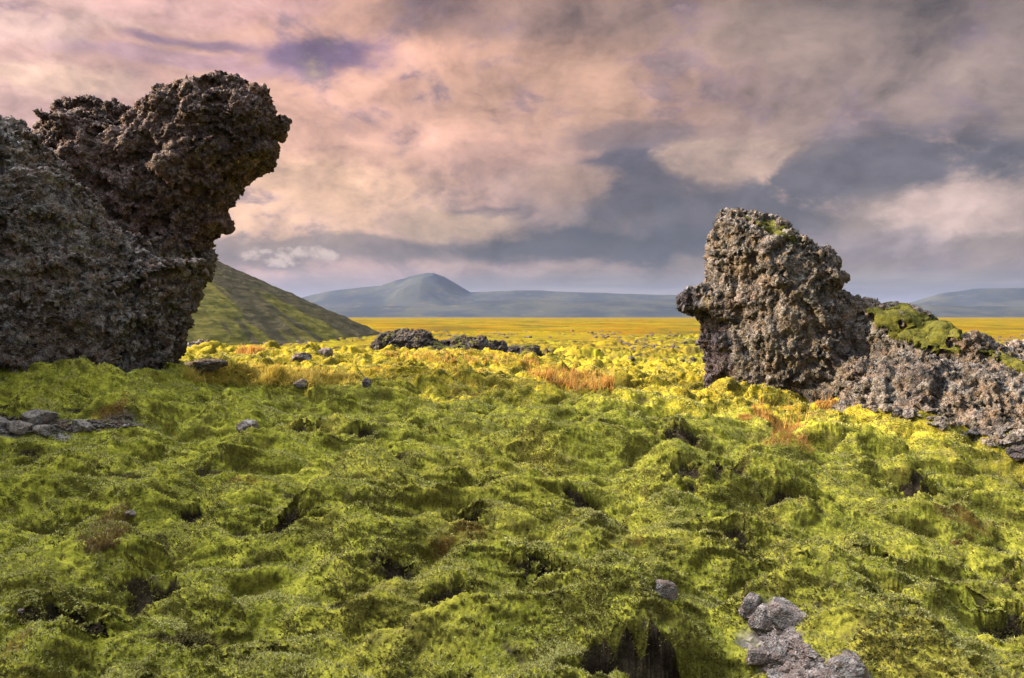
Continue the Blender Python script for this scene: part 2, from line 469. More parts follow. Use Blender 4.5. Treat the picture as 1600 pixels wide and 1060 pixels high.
def terrain(x, y, fine=True):
    """height, dark mask (bare earth, painted shade of pits and creases), dryness"""
    r = np.hypot(x, y)
    z = base_h(x, y)
    wxx = x + 0.30 * fbm2(x * 0.8, y * 0.8, 2); wyy = y + 0.30 * fbm2(x * 0.8 + 40, y * 0.8 + 7, 2)
    near = 1 - sstep(60, 160, r)
    # rolling swells
    z = z + 0.16 * fbm2(x * 0.22 + 3, y * 0.22, 3) * near * sstep(2, 12, r)
    z = z + 0.10 * fbm2(x * 0.7, y * 0.7 + 9, 2) * near
    # rounded hummocks, longer across than deep, with creases between
    nh = near * (1 - 0.22 * sstep(12, 30, r))
    def bil(fx, fy, o, a=0.8): return np.abs(perlin2(wxx * fx + o, wyy * fy - o)) / a
    b1 = bil(0.62, 0.95, 3.3); b2 = bil(1.35, 1.9, 17.7); b3 = bil(3.1, 4.0, 41.1)
    cr_ = 1 + 1.1 * sstep(13, 20, r)
    z = z + (0.50 * (b1 - 0.3) + 0.17 * cr_ * (b2 - 0.3) + 0.055 * cr_ * (b3 - 0.3)) * nh
    f1b, f2b, cb = worley2(wxx * 2.2 + 5, wyy * 2.8 + 5)
    z = z + 0.045 * dome(f1b, f2b, cb, 0.8) * nh - 0.03
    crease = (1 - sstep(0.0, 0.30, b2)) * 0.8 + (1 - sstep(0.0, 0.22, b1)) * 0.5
    soil_shade = np.zeros_like(x)
    for (px, py, Y, a, b, d), (cx, cy) in zip(PITS, PXY):
        d = d * 0.8
        m = (np.abs(x - cx) < a * 3.2) & (np.abs(y - cy) < b * 3.2)
        if not m.any(): continue
        dx = (x[m] - cx) / a; dy = (y[m] - cy) / b
        wq = 0.8 if a < 0.33 or Y > 5 else 0.35
        dx = dx + wq * fbm2(x[m] * 1.6 / a, y[m] * 1.6 / a, 3); dy = dy + wq * fbm2(x[m] * 1.6 / a + 9, y[m] * 1.6 / a, 3)
        dy = np.where(dy > 0, dy * 1.45, dy * 0.62)       # steep far wall under a lip of moss
        q = np.sqrt(dx * dx + dy * dy)
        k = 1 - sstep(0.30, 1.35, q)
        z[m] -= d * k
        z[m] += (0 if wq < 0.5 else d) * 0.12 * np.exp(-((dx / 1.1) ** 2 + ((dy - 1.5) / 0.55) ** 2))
        soil_shade[m] = np.maximum(soil_shade[m], (1 - sstep(0.5, 1.15, q)) * 0.85 if wq > 0.5 else (1 - sstep(0.80, 1.35, q + 0.35 * fbm2(x[m] * 9, y[m] * 9, 3))) * 1.1)  # shade inside the pits painted in as dark earth
    for (px, py, Y, a, b, d), (cx, cy) in zip(HUMPS, HXY):
        z += d * np.exp(-(((x - cx) / a) ** 2 + ((y - cy) / b) ** 2))
    # knobbly lava under moss on the plain
    far = sstep(32, 60, r) * (1 - sstep(500, 1500, r) * 0.75)
    m = far > 0
    if m.any():
        xm, ym, fm = x[m], y[m], far[m]
        a1, a2, ac = worley2(xm * 0.25 + 0.4 * fbm2(xm * 0.2, ym * 0.2, 3), ym * 0.25)
        rough = np.clip(fbm2(xm * 0.018 + 8, ym * 0.012, 3) + 0.45, 0, 1) * (1 - sstep(140, 420, r[m]) * 0.7)
        z[m] += fm * rough * (1.0 * dome(a1, a2, ac, 0.6) + 0.22 * fbm2(xm * 0.9, ym * 0.9, 4))
        z[m] += fm * 0.7 * np.clip(fbm2(xm * 0.006, ym * 0.012, 3), -0.3, 1)
        soil_shade[m] = np.maximum(soil_shade[m], fm * rough * sstep(0.15, 0.6, fbm2(xm * 0.35 + 4, ym * 0.35, 4)) * 0.9)
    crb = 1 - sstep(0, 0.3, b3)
    soil_shade = np.maximum(soil_shade, near * 0.62 * crease * sstep(-0.1, 0.4, fbm2(x * 1.3 + 11, y * 1.3, 3)))  # creases darkened, their shade put into the colour
    soil_shade = np.maximum(soil_shade, near * 0.50 * crb * sstep(0.0, 0.5, fbm2(x * 0.9 + 51, y * 0.9, 3)))  # same painted shade in the finer creases
    dry = fbm2(x * 0.16 + 5, y * 0.16, 4)
    return z, soil_shade, dry
def at_ground(px, py): return march(px, py, surf, n=900)
def ground_z(x, y):
    return float(surf(x, y))

# ------------------------------------------------------------------ materials
def new_mat(name):
    m = bpy.data.materials.new(name); m.use_nodes = True; t = m.node_tree
    return m, t, t.nodes['Principled BSDF']
def attr(t, name):
    n = t.nodes.new('ShaderNodeAttribute'); n.attribute_name = name; return N(t, n.outputs['Fac'])
def objco(t): 
    return N(t, t.nodes.new('ShaderNodeTexCoord').outputs['Object'])
def pos(t): return N(t, t.nodes.new('ShaderNodeNewGeometry').outputs['Position'])
def bump(t, b, h, strength, dist):
    n = t.nodes.new('ShaderNodeBump'); n.inputs['Strength'].default_value = strength; n.inputs['Distance'].default_value = dist
    t.links.new(h.s, n.inputs['Height']); t.links.new(n.outputs[0], b.inputs['Normal'])

def mat_ground():
    m, t, b = new_mat('moss_ground'); p = pos(t)
    soil_shade, dry = attr(t, 'soil_shade'), attr(t, 'dry'); far = attr(t, 'far')
    n1 = noise(t, p, 1.1, 5, 0.6); n2 = noise(t, p, 9.0, 5, 0.65); n3 = noise(t, p, 38.0, 4, 0.65); n4 = noise(t, p, 0.35, 4, 0.6)
    c = mixc(t, n2.ss(0.32, 0.68), (0.10, 0.108, 0.014), (0.305, 0.305, 0.040))
    c = mixc(t, n1.ss(0.50, 0.72) * 0.6, c, (0.075, 0.090, 0.010))
    c = mixc(t, n4.ss(0.50, 0.70) * 0.4, c, (0.25, 0.20, 0.035))
    c = mixc(t, n3.ss(0.50, 0.72) * 0.5, c, (0.40, 0.38, 0.05))
    c = mixc(t, n3.ss(0.47, 0.30) * 0.75, c, (0.045, 0.038, 0.010))
    n5 = noise(t, p, 3.0, 5, 0.65)
    c = mixc(t, n5.ss(0.55, 0.68) * 0.55, c, (0.17, 0.145, 0.05))
    c = mixc(t, n5.ss(0.44, 0.33) * 0.5, c, (0.05, 0.055, 0.012))
    sun_gold = attr(t, 'sun_gold')
    c = mixc(t, (sun_gold * 0.75 + (n2 - 0.5) * 1.2 * sun_gold).clamp(), c, mixc(t, (n3 * 0.6 + n2 * 0.4).ss(0.38, 0.60), (0.050, 0.045, 0.010), (0.32, 0.235, 0.018)))
    # shade of the steep sides painted in as darker moss; brown blotches
    nzv = separate(t, N(t, t.nodes.new('ShaderNodeNewGeometry').outputs['Normal']))[2]
    n6 = noise(t, p, 2.1, 6, 0.68)
    st_ = (nzv * -1.0 + (n6 - 0.5) * 1.3).ss(-0.72, -0.42)
    c = mixc(t, st_ * 0.6, c, mixc(t, n3, (0.030, 0.026, 0.012), (0.085, 0.075, 0.020)))
    c = mixc(t, n6.ss(0.54, 0.64) * 0.6, c, (0.075, 0.070, 0.016))
    # withered, reddish brown patches
    br = noise(t, p, 0.8, 6, 0.65)
    c = mixc(t, br.ss(0.60, 0.68) * 0.75, c, (0.13, 0.062, 0.022))
    # the plain: ochre heath with green and dark lava between
    strv = separate(t, p)
    q = combine(t, strv[0] * 0.006, strv[1] * 0.004, 0.0)
    f1 = noise(t, q, 1.6, 6, 0.65); f2 = noise(t, combine(t, strv[0] * 0.035, strv[1] * 0.018, 0.0), 1.0, 9, 0.72)
    fc = mixc(t, f1.ss(0.40, 0.60), (0.125, 0.066, 0.008), (0.14, 0.115, 0.009))
    fc = mixc(t, f2.ss(0.47, 0.60) * 0.85, fc, (0.055, 0.068, 0.009))
    fc = mixc(t, f2.ss(0.42, 0.30) * 0.5, fc, (0.16, 0.13, 0.02))
    mid = attr(t, 'mid')
    mc = mixc(t, f2.ss(0.44, 0.60), (0.150, 0.105, 0.012), (0.17, 0.165, 0.012))
    mc = mixc(t, noise(t, combine(t, strv[0] * 0.35, strv[1] * 0.16, 0.0), 1.0, 8, 0.72).ss(0.42, 0.56) * 0.9, mc, (0.040, 0.034, 0.012))
    c = mixc(t, mid * 0.9, c, mc)
    c = mixc(t, far, c, fc)
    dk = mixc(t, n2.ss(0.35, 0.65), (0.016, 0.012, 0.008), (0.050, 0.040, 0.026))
    bd = noise(t, combine(t, strv[0] * 0.45, strv[1] * 0.22, 3.0), 1.0, 7, 0.66)
    c = mixc(t, bd.ss(0.52, 0.62) * sun_gold * 0.75, c, (0.060, 0.058, 0.012))
    bf = noise(t, combine(t, strv[0] * 0.02, strv[1] * 0.006, 7.0), 1.0, 8, 0.7)
    c = mixc(t, bf.ss(0.50, 0.60) * far * 0.75, c, (0.050, 0.045, 0.012))
    c = mixc(t, (soil_shade + (n2 - 0.5) * 0.6 + (n3 - 0.5) * 0.5).ss(0.34, 0.66), c, dk)
    gr = vor(t, p, 34.0, out='Color'); gx, gy, gz_ = separate(t, gr)
    gc = mixc(t, gx, (0.06, 0.053, 0.047), (0.30, 0.275, 0.25))
    c = mixc(t, attr(t, 'stony'), c, gc)
    t.links.new(c.s, b.inputs['Base Color'])
    b.inputs['Roughness'].default_value = 1.0; b.inputs['Specular IOR Level'].default_value = 0.0
    hh = noise(t, p, 60, 4, 0.7) + noise(t, p, 14, 4, 0.65) * 1.2
    bump(t, b, hh, 0.85, 0.02)
    return m
def mat_moss(name='moss', c1=(0.022, 0.026, 0.006), c2=(0.075, 0.075, 0.009), c3=(0.13, 0.12, 0.02)):
    m, t, b = new_mat(name); p = pos(t)
    n2 = noise(t, p, 7.0, 5, 0.65); n3 = noise(t, p, 40, 3, 0.6)
    c = mixc(t, n2.ss(0.32, 0.68), c1, c2)
    c = mixc(t, n3.ss(0.5, 0.7) * 0.6, c, c3)
    t.links.new(c.s, b.inputs['Base Color'])
    b.inputs['Roughness'].default_value = 0.9; b.inputs['Specular IOR Level'].default_value = 0.15
    bump(t, b, noise(t, p, 40, 5, 0.7), 0.8, 0.03)
    return m
def mat_lava(name, dark, mid, light, warm, scale=1.0):
    m, t, b = new_mat(name); p = pos(t)
    n1 = noise(t, p, 0.9 * scale, 5, 0.6); n2 = noise(t, p, 6 * scale, 6, 0.68); n3 = noise(t, p, 30 * scale, 4, 0.6)
    cell = vor(t, p, 5.5 * scale, out='Color'); cx, cy, cz = separate(t, cell)
    cel2 = vor(t, p, 15 * scale, out='Color'); dx, dy, dz = separate(t, cel2)
    c = mixc(t, n2.ss(0.36, 0.64), dark, mid)
    c = mixc(t, cx.ss(0.45, 0.95) * 0.6, c, warm)
    c = mixc(t, cy.ss(0.6, 1.0) * 0.5, c, light)
    c = mixc(t, dx.ss(0.72, 0.9) * 0.6, c, light)
    c = mixc(t, dy.ss(0.80, 0.95) * 0.6, c, warm)
    lo = noise(t, p, 0.75 * scale, 4, 0.6)
    c = mixc(t, lo.ss(0.52, 0.70) * 0.65, c, dark)
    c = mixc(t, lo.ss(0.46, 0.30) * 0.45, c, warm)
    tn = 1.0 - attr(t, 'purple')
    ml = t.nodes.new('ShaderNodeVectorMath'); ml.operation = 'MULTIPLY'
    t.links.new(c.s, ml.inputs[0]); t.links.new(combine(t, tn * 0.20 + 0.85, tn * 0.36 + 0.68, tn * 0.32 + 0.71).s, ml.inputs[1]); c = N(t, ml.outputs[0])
    # crusts of grey lichen and specks of yellow-green moss
    li = noise(t, p, 2.6 * scale, 7, 0.72)
    c = mixc(t, li.ss(0.56, 0.66) * (tn * 0.6 + 0.3), c, tuple(v * 1.25 for v in light))
    mo = noise(t, p + 7.0 if False else p, 3.7 * scale, 6, 0.7)
    c = mixc(t, (mo - n1 * 0.2).ss(0.52, 0.60) * 0.6, c, (0.10, 0.10, 0.018))
    c = mixc(t, n3.ss(0.58, 0.72) * 0.6, c, tuple(v * 1.9 for v in light))
    c = mixc(t, noise(t, p, 17 * scale, 5, 0.7).ss(0.46, 0.36) * 0.75, c, tuple(v * 0.5 for v in dark))
    t.links.new(c.s, b.inputs['Base Color'])
    b.inputs['Roughness'].default_value = 0.85; b.inputs['Specular IOR Level'].default_value = 0.3
    hh = noise(t, p, 22 * scale, 6, 0.75) + vor(t, p, 26 * scale) * 0.7
    bump(t, b, hh, 1.0, 0.07 / scale)
    return m
M_GROUND = mat_ground()
M_MOSS = mat_moss()
M_LAVA_L = mat_lava('dark_lava', (0.036, 0.030, 0.031), (0.112, 0.099, 0.096), (0.28, 0.265, 0.255), (0.17, 0.110, 0.08))
M_LAVA_R = mat_lava('weathered_lava', (0.022, 0.020, 0.021), (0.080, 0.074, 0.073), (0.21, 0.20, 0.195), (0.17, 0.120, 0.08))
M_STONE = mat_lava('grey_stone', (0.065, 0.06, 0.057), (0.17, 0.158, 0.15), (0.34, 0.32, 0.30), (0.19, 0.13, 0.10), 4.0)

# ------------------------------------------------------------------ the ground sheet
STONY = [[(1165,958),(1215,965),(1240,990),(1268,1025),(1305,1062),(1215,1070),(1190,1035),(1196,1005)],
         [(-60,656),(60,654),(140,660),(200,660),(220,667),(130,676),(-60,680)]]
def at_base(poly):
    Y = march([q[0] for q in poly], [q[1] for q in poly], lambda x, y: terrain(x, y)[0])
    return [((q[0] - CX) / F * y, y) for q, y in zip(poly, Y)]
def build_ground():
    a_in = np.linspace(-36, 36, 1150)
    a_side = np.concatenate([np.linspace(36, 60, 160)[1:], np.linspace(60, 300, 150)[1:-1], np.linspace(300, 324, 160)[:-1]])
    ang = np.radians(np.concatenate([a_in, a_side]))
    rr = np.concatenate([np.linspace(0.25, 2.4, 22)[:-1], np.exp(np.linspace(math.log(2.4), math.log(45), 1120)),
                         np.exp(np.linspace(math.log(45), math.log(500), 300))[1:], np.exp(np.linspace(math.log(500), math.log(30000), 110))[1:]])
    global GRID
    GRID = (ang, rr)
    A, Rr = np.meshgrid(ang, rr)
    x = Rr * np.sin(A); y = Rr * np.cos(A)
    nr, na = x.shape
    z, soil_shade, dry = terrain(x.ravel(), y.ravel())
    z = z.astype(np.float64)
    V = np.stack([x.ravel(), y.ravel(), z], 1)
    i = np.arange(nr - 1)[:, None] * na; j = np.arange(na)[None]; j2 = (j + 1) % na
    Q = np.stack([i + j, i + j2, i + na + j2, i + na + j], -1).reshape(-1, 4)[:, ::-1]
    rad = np.hypot(V[:, 0], V[:, 1])
    # the far rims of the hollows hang over a little
    for (px, py, Y, a, b, d), (cx, cy) in zip(PITS, PXY):
        m = (np.abs(V[:, 0] - cx) < a * 3) & (np.abs(V[:, 1] - cy) < b * 3)
        vx, vy = V[m, 0], V[m, 1]
        if a > 0.33 and Y < 5: continue
        k = np.exp(-(((vx - cx) / (a * 1.1)) ** 2)) * np.exp(-(((vy - cy) / b - 0.75) / 0.42) ** 2)
        V[m, 1] -= k * min(d, 0.3) * 0.28
    m = rad < 60
    # lumps and tufts of the moss, raised along the slope's own normal
    idx = np.where(m)[0]; k0 = int((rr < 60).sum()); nV = k0 * na
    nn = normals(V[:nV], Q[(Q < nV).all(1)])
    P = V[:nV]; rd = rad[:nV]
    xs = P[:, 0] + 0.5 * P[:, 2]; ys = P[:, 1] + 1.3 * P[:, 2]
    wx = xs + 0.05 * fbm2(xs * 6, ys * 6, 2); wy = ys + 0.05 * fbm2(xs * 6 + 3, ys * 6, 2)
    mod = 0.35 + 0.9 * np.clip(fbm2(xs * 1.1 + 70, ys * 1.1, 3) + 0.4, 0, 1.1)
    f1, f2, c = worley2(wx * 4.2, wy * 5.6); e1 = f2 - f1
    dz = 0.028 * dome(f1, f2, c, 0.8) * mod
    f1, f2, c = worley2(wx * 12.5, wy * 12.5)
    dz += 0.016 * dome(f1, f2, c, 0.8) * mod
    f1, f2, c = worley2(xs * 28, ys * 28)
    dz += 0.011 * dome(f1, f2, c, 0.7)
    f1, f2, c = worley2(xs * 60, ys * 60)
    dz += 0.008 * (0.7 - f1) * (1 - sstep(7, 16, rd))
    dz += 0.026 * fbm2(xs * 2.4, ys * 2.4, 7, 0.55)
    dz *= 1 - sstep(25, 55, rd)
    stony = np.zeros(len(V))
    for poly in STONY:
        cc_ = at_base(poly)
        g_ = poly_sdf(cc_, V[:nV, 0], V[:nV, 1]) + 0.10 * fbm2(xs * 2.5, ys * 2.5, 4) * (cc_[0][1] / 5)
        stony[:nV] = np.maximum(stony[:nV], sstep(-0.06, 0.04, g_ / (cc_[0][1] / 5)))
    dz *= 1 - 0.85 * stony[:nV]; V[:nV, 2] -= 0.06 * stony[:nV]
    V[:nV] += nn * dz[:, None]
    far = sstep(90, 330, rad)
    mid = sstep(36, 60, rad)
    sun_gold = sstep(13.5, 18.5, V[:, 1] + 0.55 * V[:, 0] + 1.5 * dry) * (1 - sstep(34, 60, rad))  # sunlit band's brightness put into a yellower moss colour
    o = mesh_np('ground', V, Q, M_GROUND, attrs={'soil_shade': soil_shade, 'dry': dry, 'far': far, 'sun_gold': sun_gold, 'stony': stony, 'mid': mid})
    tag(o, kind='structure'); return V, Q, soil_shade
GV, GQ, GSOIL_SHADE = build_ground()
def surf(x, y):
    """height of the finished ground sheet"""
    x = np.asarray(x, float); y = np.asarray(y, float)
    ang, rr = GRID; na = len(ang); r = np.hypot(x, y); a = np.arctan2(x, y)
    a = np.where(a < ang[0], a + 2 * np.pi, a)
    fi = np.interp(a, ang, np.arange(na)); fj = np.interp(r, rr, np.arange(len(rr)))
    i = np.minimum(fi.astype(int), na - 2); j = np.minimum(fj.astype(int), len(rr) - 2); u, v = fi - i, fj - j
    Z = GV[:, 2].reshape(len(rr), na)
    return (Z[j, i] * (1 - u) + Z[j, i + 1] * u) * (1 - v) + (Z[j + 1, i] * (1 - u) + Z[j + 1, i + 1] * u) * v

# ------------------------------------------------------------------ lava outcrops
def lobe_field(X, Yg, Z, poly, Tm, Rm, back=1.0, lean=0.0):
    """inflate a traced outline (px, py, distance) into a body with real thickness"""
    P3 = [W(*q) for q in poly]
    P = [(p[0], p[2]) for p in P3]
    x, z = X[:, 0, :], Z[:, 0, :]
    d = poly_sdf(P, x, z)
    order = np.argsort([p[0] for p in P3]); xs = np.array([P3[i][0] for i in order]); ys = np.array([P3[i][1] for i in order])
    yc = np.interp(x, xs, ys) + lean * (z - EYE)
    k = np.clip(d / Rm, 0, 1)
    T = Tm * np.sqrt(np.maximum(1 - (1 - k) ** 2, 0))
    yc, T, d = yc[:, None, :], T[:, None, :], d[:, None, :]
    dy = Yg - yc
    f = np.where(dy < 0, T + dy, T * back - dy)
    return np.where(d > 0, np.minimum(f, d + 0.3), d)
def rock_mesh(fields, lo, hi, h, seed, sub=1, amp=1.0, st=(1, 1, 1)):
    gx = np.arange(lo[0], hi[0], h); gy = np.arange(lo[1], hi[1], h); gz = np.arange(lo[2], hi[2], h)
    X, Yg, Z = np.meshgrid(gx, gy, gz, indexing='ij')
    X, Yg, Z = X.astype(np.float32), Yg.astype(np.float32), Z.astype(np.float32)
    f = None
    for fn in fields:
        g = fn(X, Yg, Z); f = g if f is None else np.maximum(f, g)
    f = f.astype(np.float32)
    f[0], f[-1], f[:, 0], f[:, -1], f[:, :, 0], f[:, :, -1] = (-1,) * 6
    V, Q = surface_nets(f, np.array(lo), h)
    V = smooth_mesh(V, Q, 3)
    s = np.array([seed * 3.1, seed * 1.7, seed * 5.3]); st = np.array(st)
    # big broken facets and buttresses
    n = normals(V, Q); p = V + s
    f, e, c = facets3(p * 0.62 + 0.25 * fbm3(p * 0.9, 2)[:, None])
    V = V + n * ((0.22 * (c - 0.5) + 0.30 * f + 0.10 * fbm3(p * 0.9, 3) - 0.10 * (1 - sstep(0, 0.2, e))) * amp)[:, None]
    V = smooth_mesh(V, Q, 1)
    n = normals(V, Q); p = V + s
    f, e, c = facets3(p * np.array([1.7, 1.7, 1.35]) + 0.3 * fbm3(p * 1.6, 3)[:, None])
    V = V + n * ((0.10 * (c - 0.5) + 0.17 * f - 0.08 * (1 - sstep(0, 0.22, e)) + 0.07 * fbm3(p * 3, 3)) * amp)[:, None]
    for _ in range(sub): V, Q = subdivide(V, Q)
    V = smooth_mesh(V, Q, 1)
    # cracks and cavities
    n = normals(V, Q); p = V + s
    ck = np.exp(-(fbm3(p * np.array([0.9, 0.9, 0.7]) + 50, 4) / 0.055) ** 2)
    cv = sstep(0.30, 0.75, fbm3(p * 1.5 + 90, 4))
    V = V - n * (0.10 * ck + 0.20 * cv)[:, None] * amp
    n = normals(V, Q); p = V + s
    rg_ = 0.5 + 0.8 * 1.3 * np.clip(fbm3(p * 0.8 + 31, 3) + 0.30, 0, 1)        # some faces clinkery, some calmer
    f, e, c = facets3(p * 4.6 * st + 0.4 * fbm3(p * 4, 3)[:, None])
    V = V + n * ((0.032 * (c - 0.5) + 0.065 * f - 0.026 * (1 - sstep(0, 0.2, e)) + 0.03 * fbm3(p * 7, 3)) * amp * rg_)[:, None]
    n = normals(V, Q); p = V + s
    f, e, c = facets3(p * 9.0 * st + 0.4 * fbm3(p * 9, 2)[:, None])
    V = V + n * ((0.050 * (c - 0.5) + 0.085 * f - 0.03 * (1 - sstep(0, 0.2, e))) * amp * rg_)[:, None]
    n = normals(V, Q)
    f, e, c = facets3(p * 23)
    V = V + n * ((0.030 * (c - 0.5) + 0.045 * f + 0.018 * fbm3(p * 26, 2)) * amp)[:, None]
    return V.astype(np.float32), Q

def moss_patch(name, V, Q, mask, thick, mat, parent, loc, label=None, lump=1.0, one=None):
    """cushion of moss grown over the faces where mask > 0"""
    n = normals(V, Q)
    if one is None: ns = smooth_mesh(n, Q, 6, 0.8); ns /= np.maximum(np.linalg.norm(ns, axis=1), 1e-6)[:, None]
    sel = (mask[Q] > 0).all(1)
    q = Q[sel]
    if not len(q): return None
    lab = np.arange(len(V))
    for _ in range(400):                                   # connected islands
        mn = lab[q].min(1); l2 = lab.copy()
        for k in range(4): np.minimum.at(l2, q[:, k], mn)
        l2 = l2[l2]
        if (l2 == lab).all(): break
        lab = l2
    ids, cn = np.unique(lab[q[:, 0]], return_counts=True)
    if one is None:
        big = [i for i, c in sorted(zip(ids, cn), key=lambda t: -t[1]) if c >= 60][:14]
        for i in big:
            qs = q[lab[q[:, 0]] == i]
            moss_patch(name, V, Q, mask, thick, mat, parent, loc, label, lump, (qs, ns))
        return None
    q, ns = one
    u, inv = np.unique(q.ravel(), return_inverse=True)
    q2 = inv.reshape(-1, 4)
    v = V[u]; vm = smooth_mesh(v, q2, 22, 0.7)
    k = sstep(0, 0.35, mask[u])
    f1, f2, c = worley3(v * 7); g1, _, _ = worley3(v * 22)
    off = thick * k * (0.9 + 0.3 * fbm3(v * 2, 3)) - 0.06 * (1 - k) + (0.03 * fbm3(v * 9, 5, 0.65) + 0.02 * (0.5 - g1)) * k
    out = vm * k[:, None] + v * (1 - k[:, None]) + ns[u] * off[:, None] * lump
    o = mesh_np(name, out, q2, mat, parent, loc=None)
    o.location = (0, 0, 0)
    o.data.transform(__import__('mathutils').Matrix.Translation(-Vector(loc)))
    if label: o['label'] = label
    return o
def topx(V): return CX + F * V[:, 0] / V[:, 1]
def topy(V): return HZ - F * (V[:, 2] - EYE) / V[:, 1]

# ---- left outcrop: overhanging head above and behind a broad front slope
HEAD = [(66,210),(88,172),(110,156),(155,154),(188,158),(215,172),(228,168),(232,153),(262,142),(296,127),(340,122),(388,119),
        (402,130),(430,139),(438,165),(449,180),(446,206),(433,235),(420,262),(392,278),(372,292),(366,312),(352,330),(350,358),(318,370),
        (314,380),(322,396),(316,420),(302,440),(296,475),(292,505),(278,540),(266,572),(250,640),(120,760),(-260,760),(-260,330),(-40,230)]
FRONT = [(-900,760),(-900,330),(-600,150),(-350,70),(-170,80),(-90,130),(-30,180),(0,200),(30,232),(65,258),(112,292),(150,330),(182,362),(225,380),(262,392),
         (318,402),(316,425),(300,445),(294,490),(278,540),(264,575),(250,740),(120,800),(-300,860)]
HEADP = [(a, b, 17.4) for a, b in HEAD]
def front_Y(px): return float(np.interp(px, [-900, -300, 0, 330], [12.6, 12.8, 13.2, 14.8]))
FRONTP = [(a, b, front_Y(a)) for a, b in FRONT]
def left_far(X, Yg, Z):    # unseen mass to the left, shaped so its shadow covers the foreground
    e = np.sqrt(((X + 12.0) / 3.8) ** 2 + ((Yg - 6.5) / 8.5) ** 2 + ((Z - 4.4) / 9.6) ** 2)
    return (1 - e) * 3.0
VL, QL = rock_mesh([lambda a, b, c: lobe_field(a, b, c, HEADP, 1.2, 1.3, 1.2), lambda a, b, c: lobe_field(a, b, c, FRONTP, 1.3, 1.4, 1.0, 0.24), left_far],
                   (-17.5, -2.0, 2.6), (-2.9, 20.6, 14.8), 0.066, 3, 1, 0.8)
LOC_L = (-7.0, 13.5, 4.6)
_px, _py = CX + F * VL[:, 0] / VL[:, 1], HZ - F * (VL[:, 2] - EYE) / VL[:, 1]
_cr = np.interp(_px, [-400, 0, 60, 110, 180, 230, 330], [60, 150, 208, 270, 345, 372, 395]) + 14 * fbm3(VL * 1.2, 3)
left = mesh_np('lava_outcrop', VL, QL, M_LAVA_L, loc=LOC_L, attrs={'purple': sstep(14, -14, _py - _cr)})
tag(left, 'tall dark lava outcrop in shade with an overhanging head leaning to the right', 'rock', 'ragged lava outcrops')
NL = normals(VL, QL); px, py = topx(VL), topy(VL)
nzs = fbm3(VL * 2.3, 3)
mk = np.where((NL[:, 2] > 0.45) & (px > 60) & (px < 440) & (py < 235), NL[:, 2] - 0.45 + 0.9 * nzs - 0.15, -1)
moss_patch('moss_patch', VL, QL, mk.astype(np.float32), 0.03, mat_moss('yellow_moss', (0.08, 0.065, 0.01), (0.20, 0.16, 0.02), (0.28, 0.22, 0.04)), left, LOC_L,
           'thin yellow moss on the ledges of the overhanging head')

# ---- right outcrop
RIGHT = [(1102,600),(1106,560),(1094,535),(1104,512),(1100,498),(1090,487),(1062,489),(1056,473),(1068,456),(1084,449),(1102,446),(1112,430),(1107,405),
         (1111,385),(1105,368),(1118,347),(1140,333),(1168,336),(1200,345),(1228,350),(1246,364),(1262,384),(1286,400),(1302,416),(1316,418),(1326,430),
         (1323,442),(1310,452),(1326,462),(1352,474),(1392,485),(1432,495),(1470,502),(1500,516),(1518,528),(1560,540),(1640,568),(1900,640),(2100,900),
         (1600,900),(1300,860),(1120,760)]
def right_Y(px): return float(np.interp(px, [1050, 1300, 1500, 1900, 2100], [18.0, 17.4, 15.6, 13.0, 12.5]))
RIGHTP = [(a, b, right_Y(a)) for a, b in RIGHT]
SLOPE = [(1190,640),(1250,600),(1310,545),(1380,535),(1460,550),(1520,570),(1600,610),(1900,690),(2000,950),(1500,950),(1300,860),(1200,800)]
SLOPEP = [(a, b, float(np.interp(a, [1150, 1400, 1700, 2000], [17.6, 15.9, 13.9, 13.0]))) for a, b in SLOPE]
VR, QR = rock_mesh([lambda a, b, c: lobe_field(a, b, c, RIGHTP, 1.5, 1.35, 1.3, 0.05), lambda a, b, c: lobe_field(a, b, c, SLOPEP, 1.2, 1.5, 1.2, 0.7)],
                   (3.2, 9.6, 1.8), (15.5, 22.0, 8.9), 0.065, 23, 1, 0.75, (1.15, 1.15, 0.6))
LOC_R = (8.0, 16.5, 4.2)
right = mesh_np('lava_outcrop', VR, QR, M_LAVA_R, loc=LOC_R, attrs={'purple': 0.35 * sstep(0.0, 0.6, fbm3(VR * 0.8, 3))})
tag(right, 'sunlit grey lava outcrop with a beak jutting left and a long slope rightwards', 'rock', 'ragged lava outcrops')
NR = normals(VR, QR); NRs = smooth_mesh(NR, QR, 25, 0.8); px, py = topx(VR), topy(VR)
nzs = fbm3(VR * 1.8, 3)
def patch_mask(poly, px, py, grow=18):
    return np.clip(poly_sdf(poly, px, py) / grow, -1, 1)
for poly, th, lab in (([(1348,486),(1400,480),(1460,500),(1502,520),(1498,552),(1455,552),(1420,535),(1375,515)], 0.10, 'thick green moss cushion on the shoulder of the slope'),
                 ([(1160,338),(1215,348),(1240,362),(1240,378),(1200,360)], 0.04, 'thin dark green moss on the summit'),
                 ([(1530,548),(1570,556),(1600,572),(1640,600),(1580,575)], 0.06, None)):
    mk = patch_mask(poly, px, py) + 0.22 * nzs + 0.22 * fbm3(VR * 6, 3) + 0.35
    mk = np.where((NRs[:, 2] > 0.15) & (VR[:, 1] < 20), mk, -1).astype(np.float32)
    moss_patch('moss_patch', VR, QR, mk, th, M_MOSS, right, LOC_R, lab)

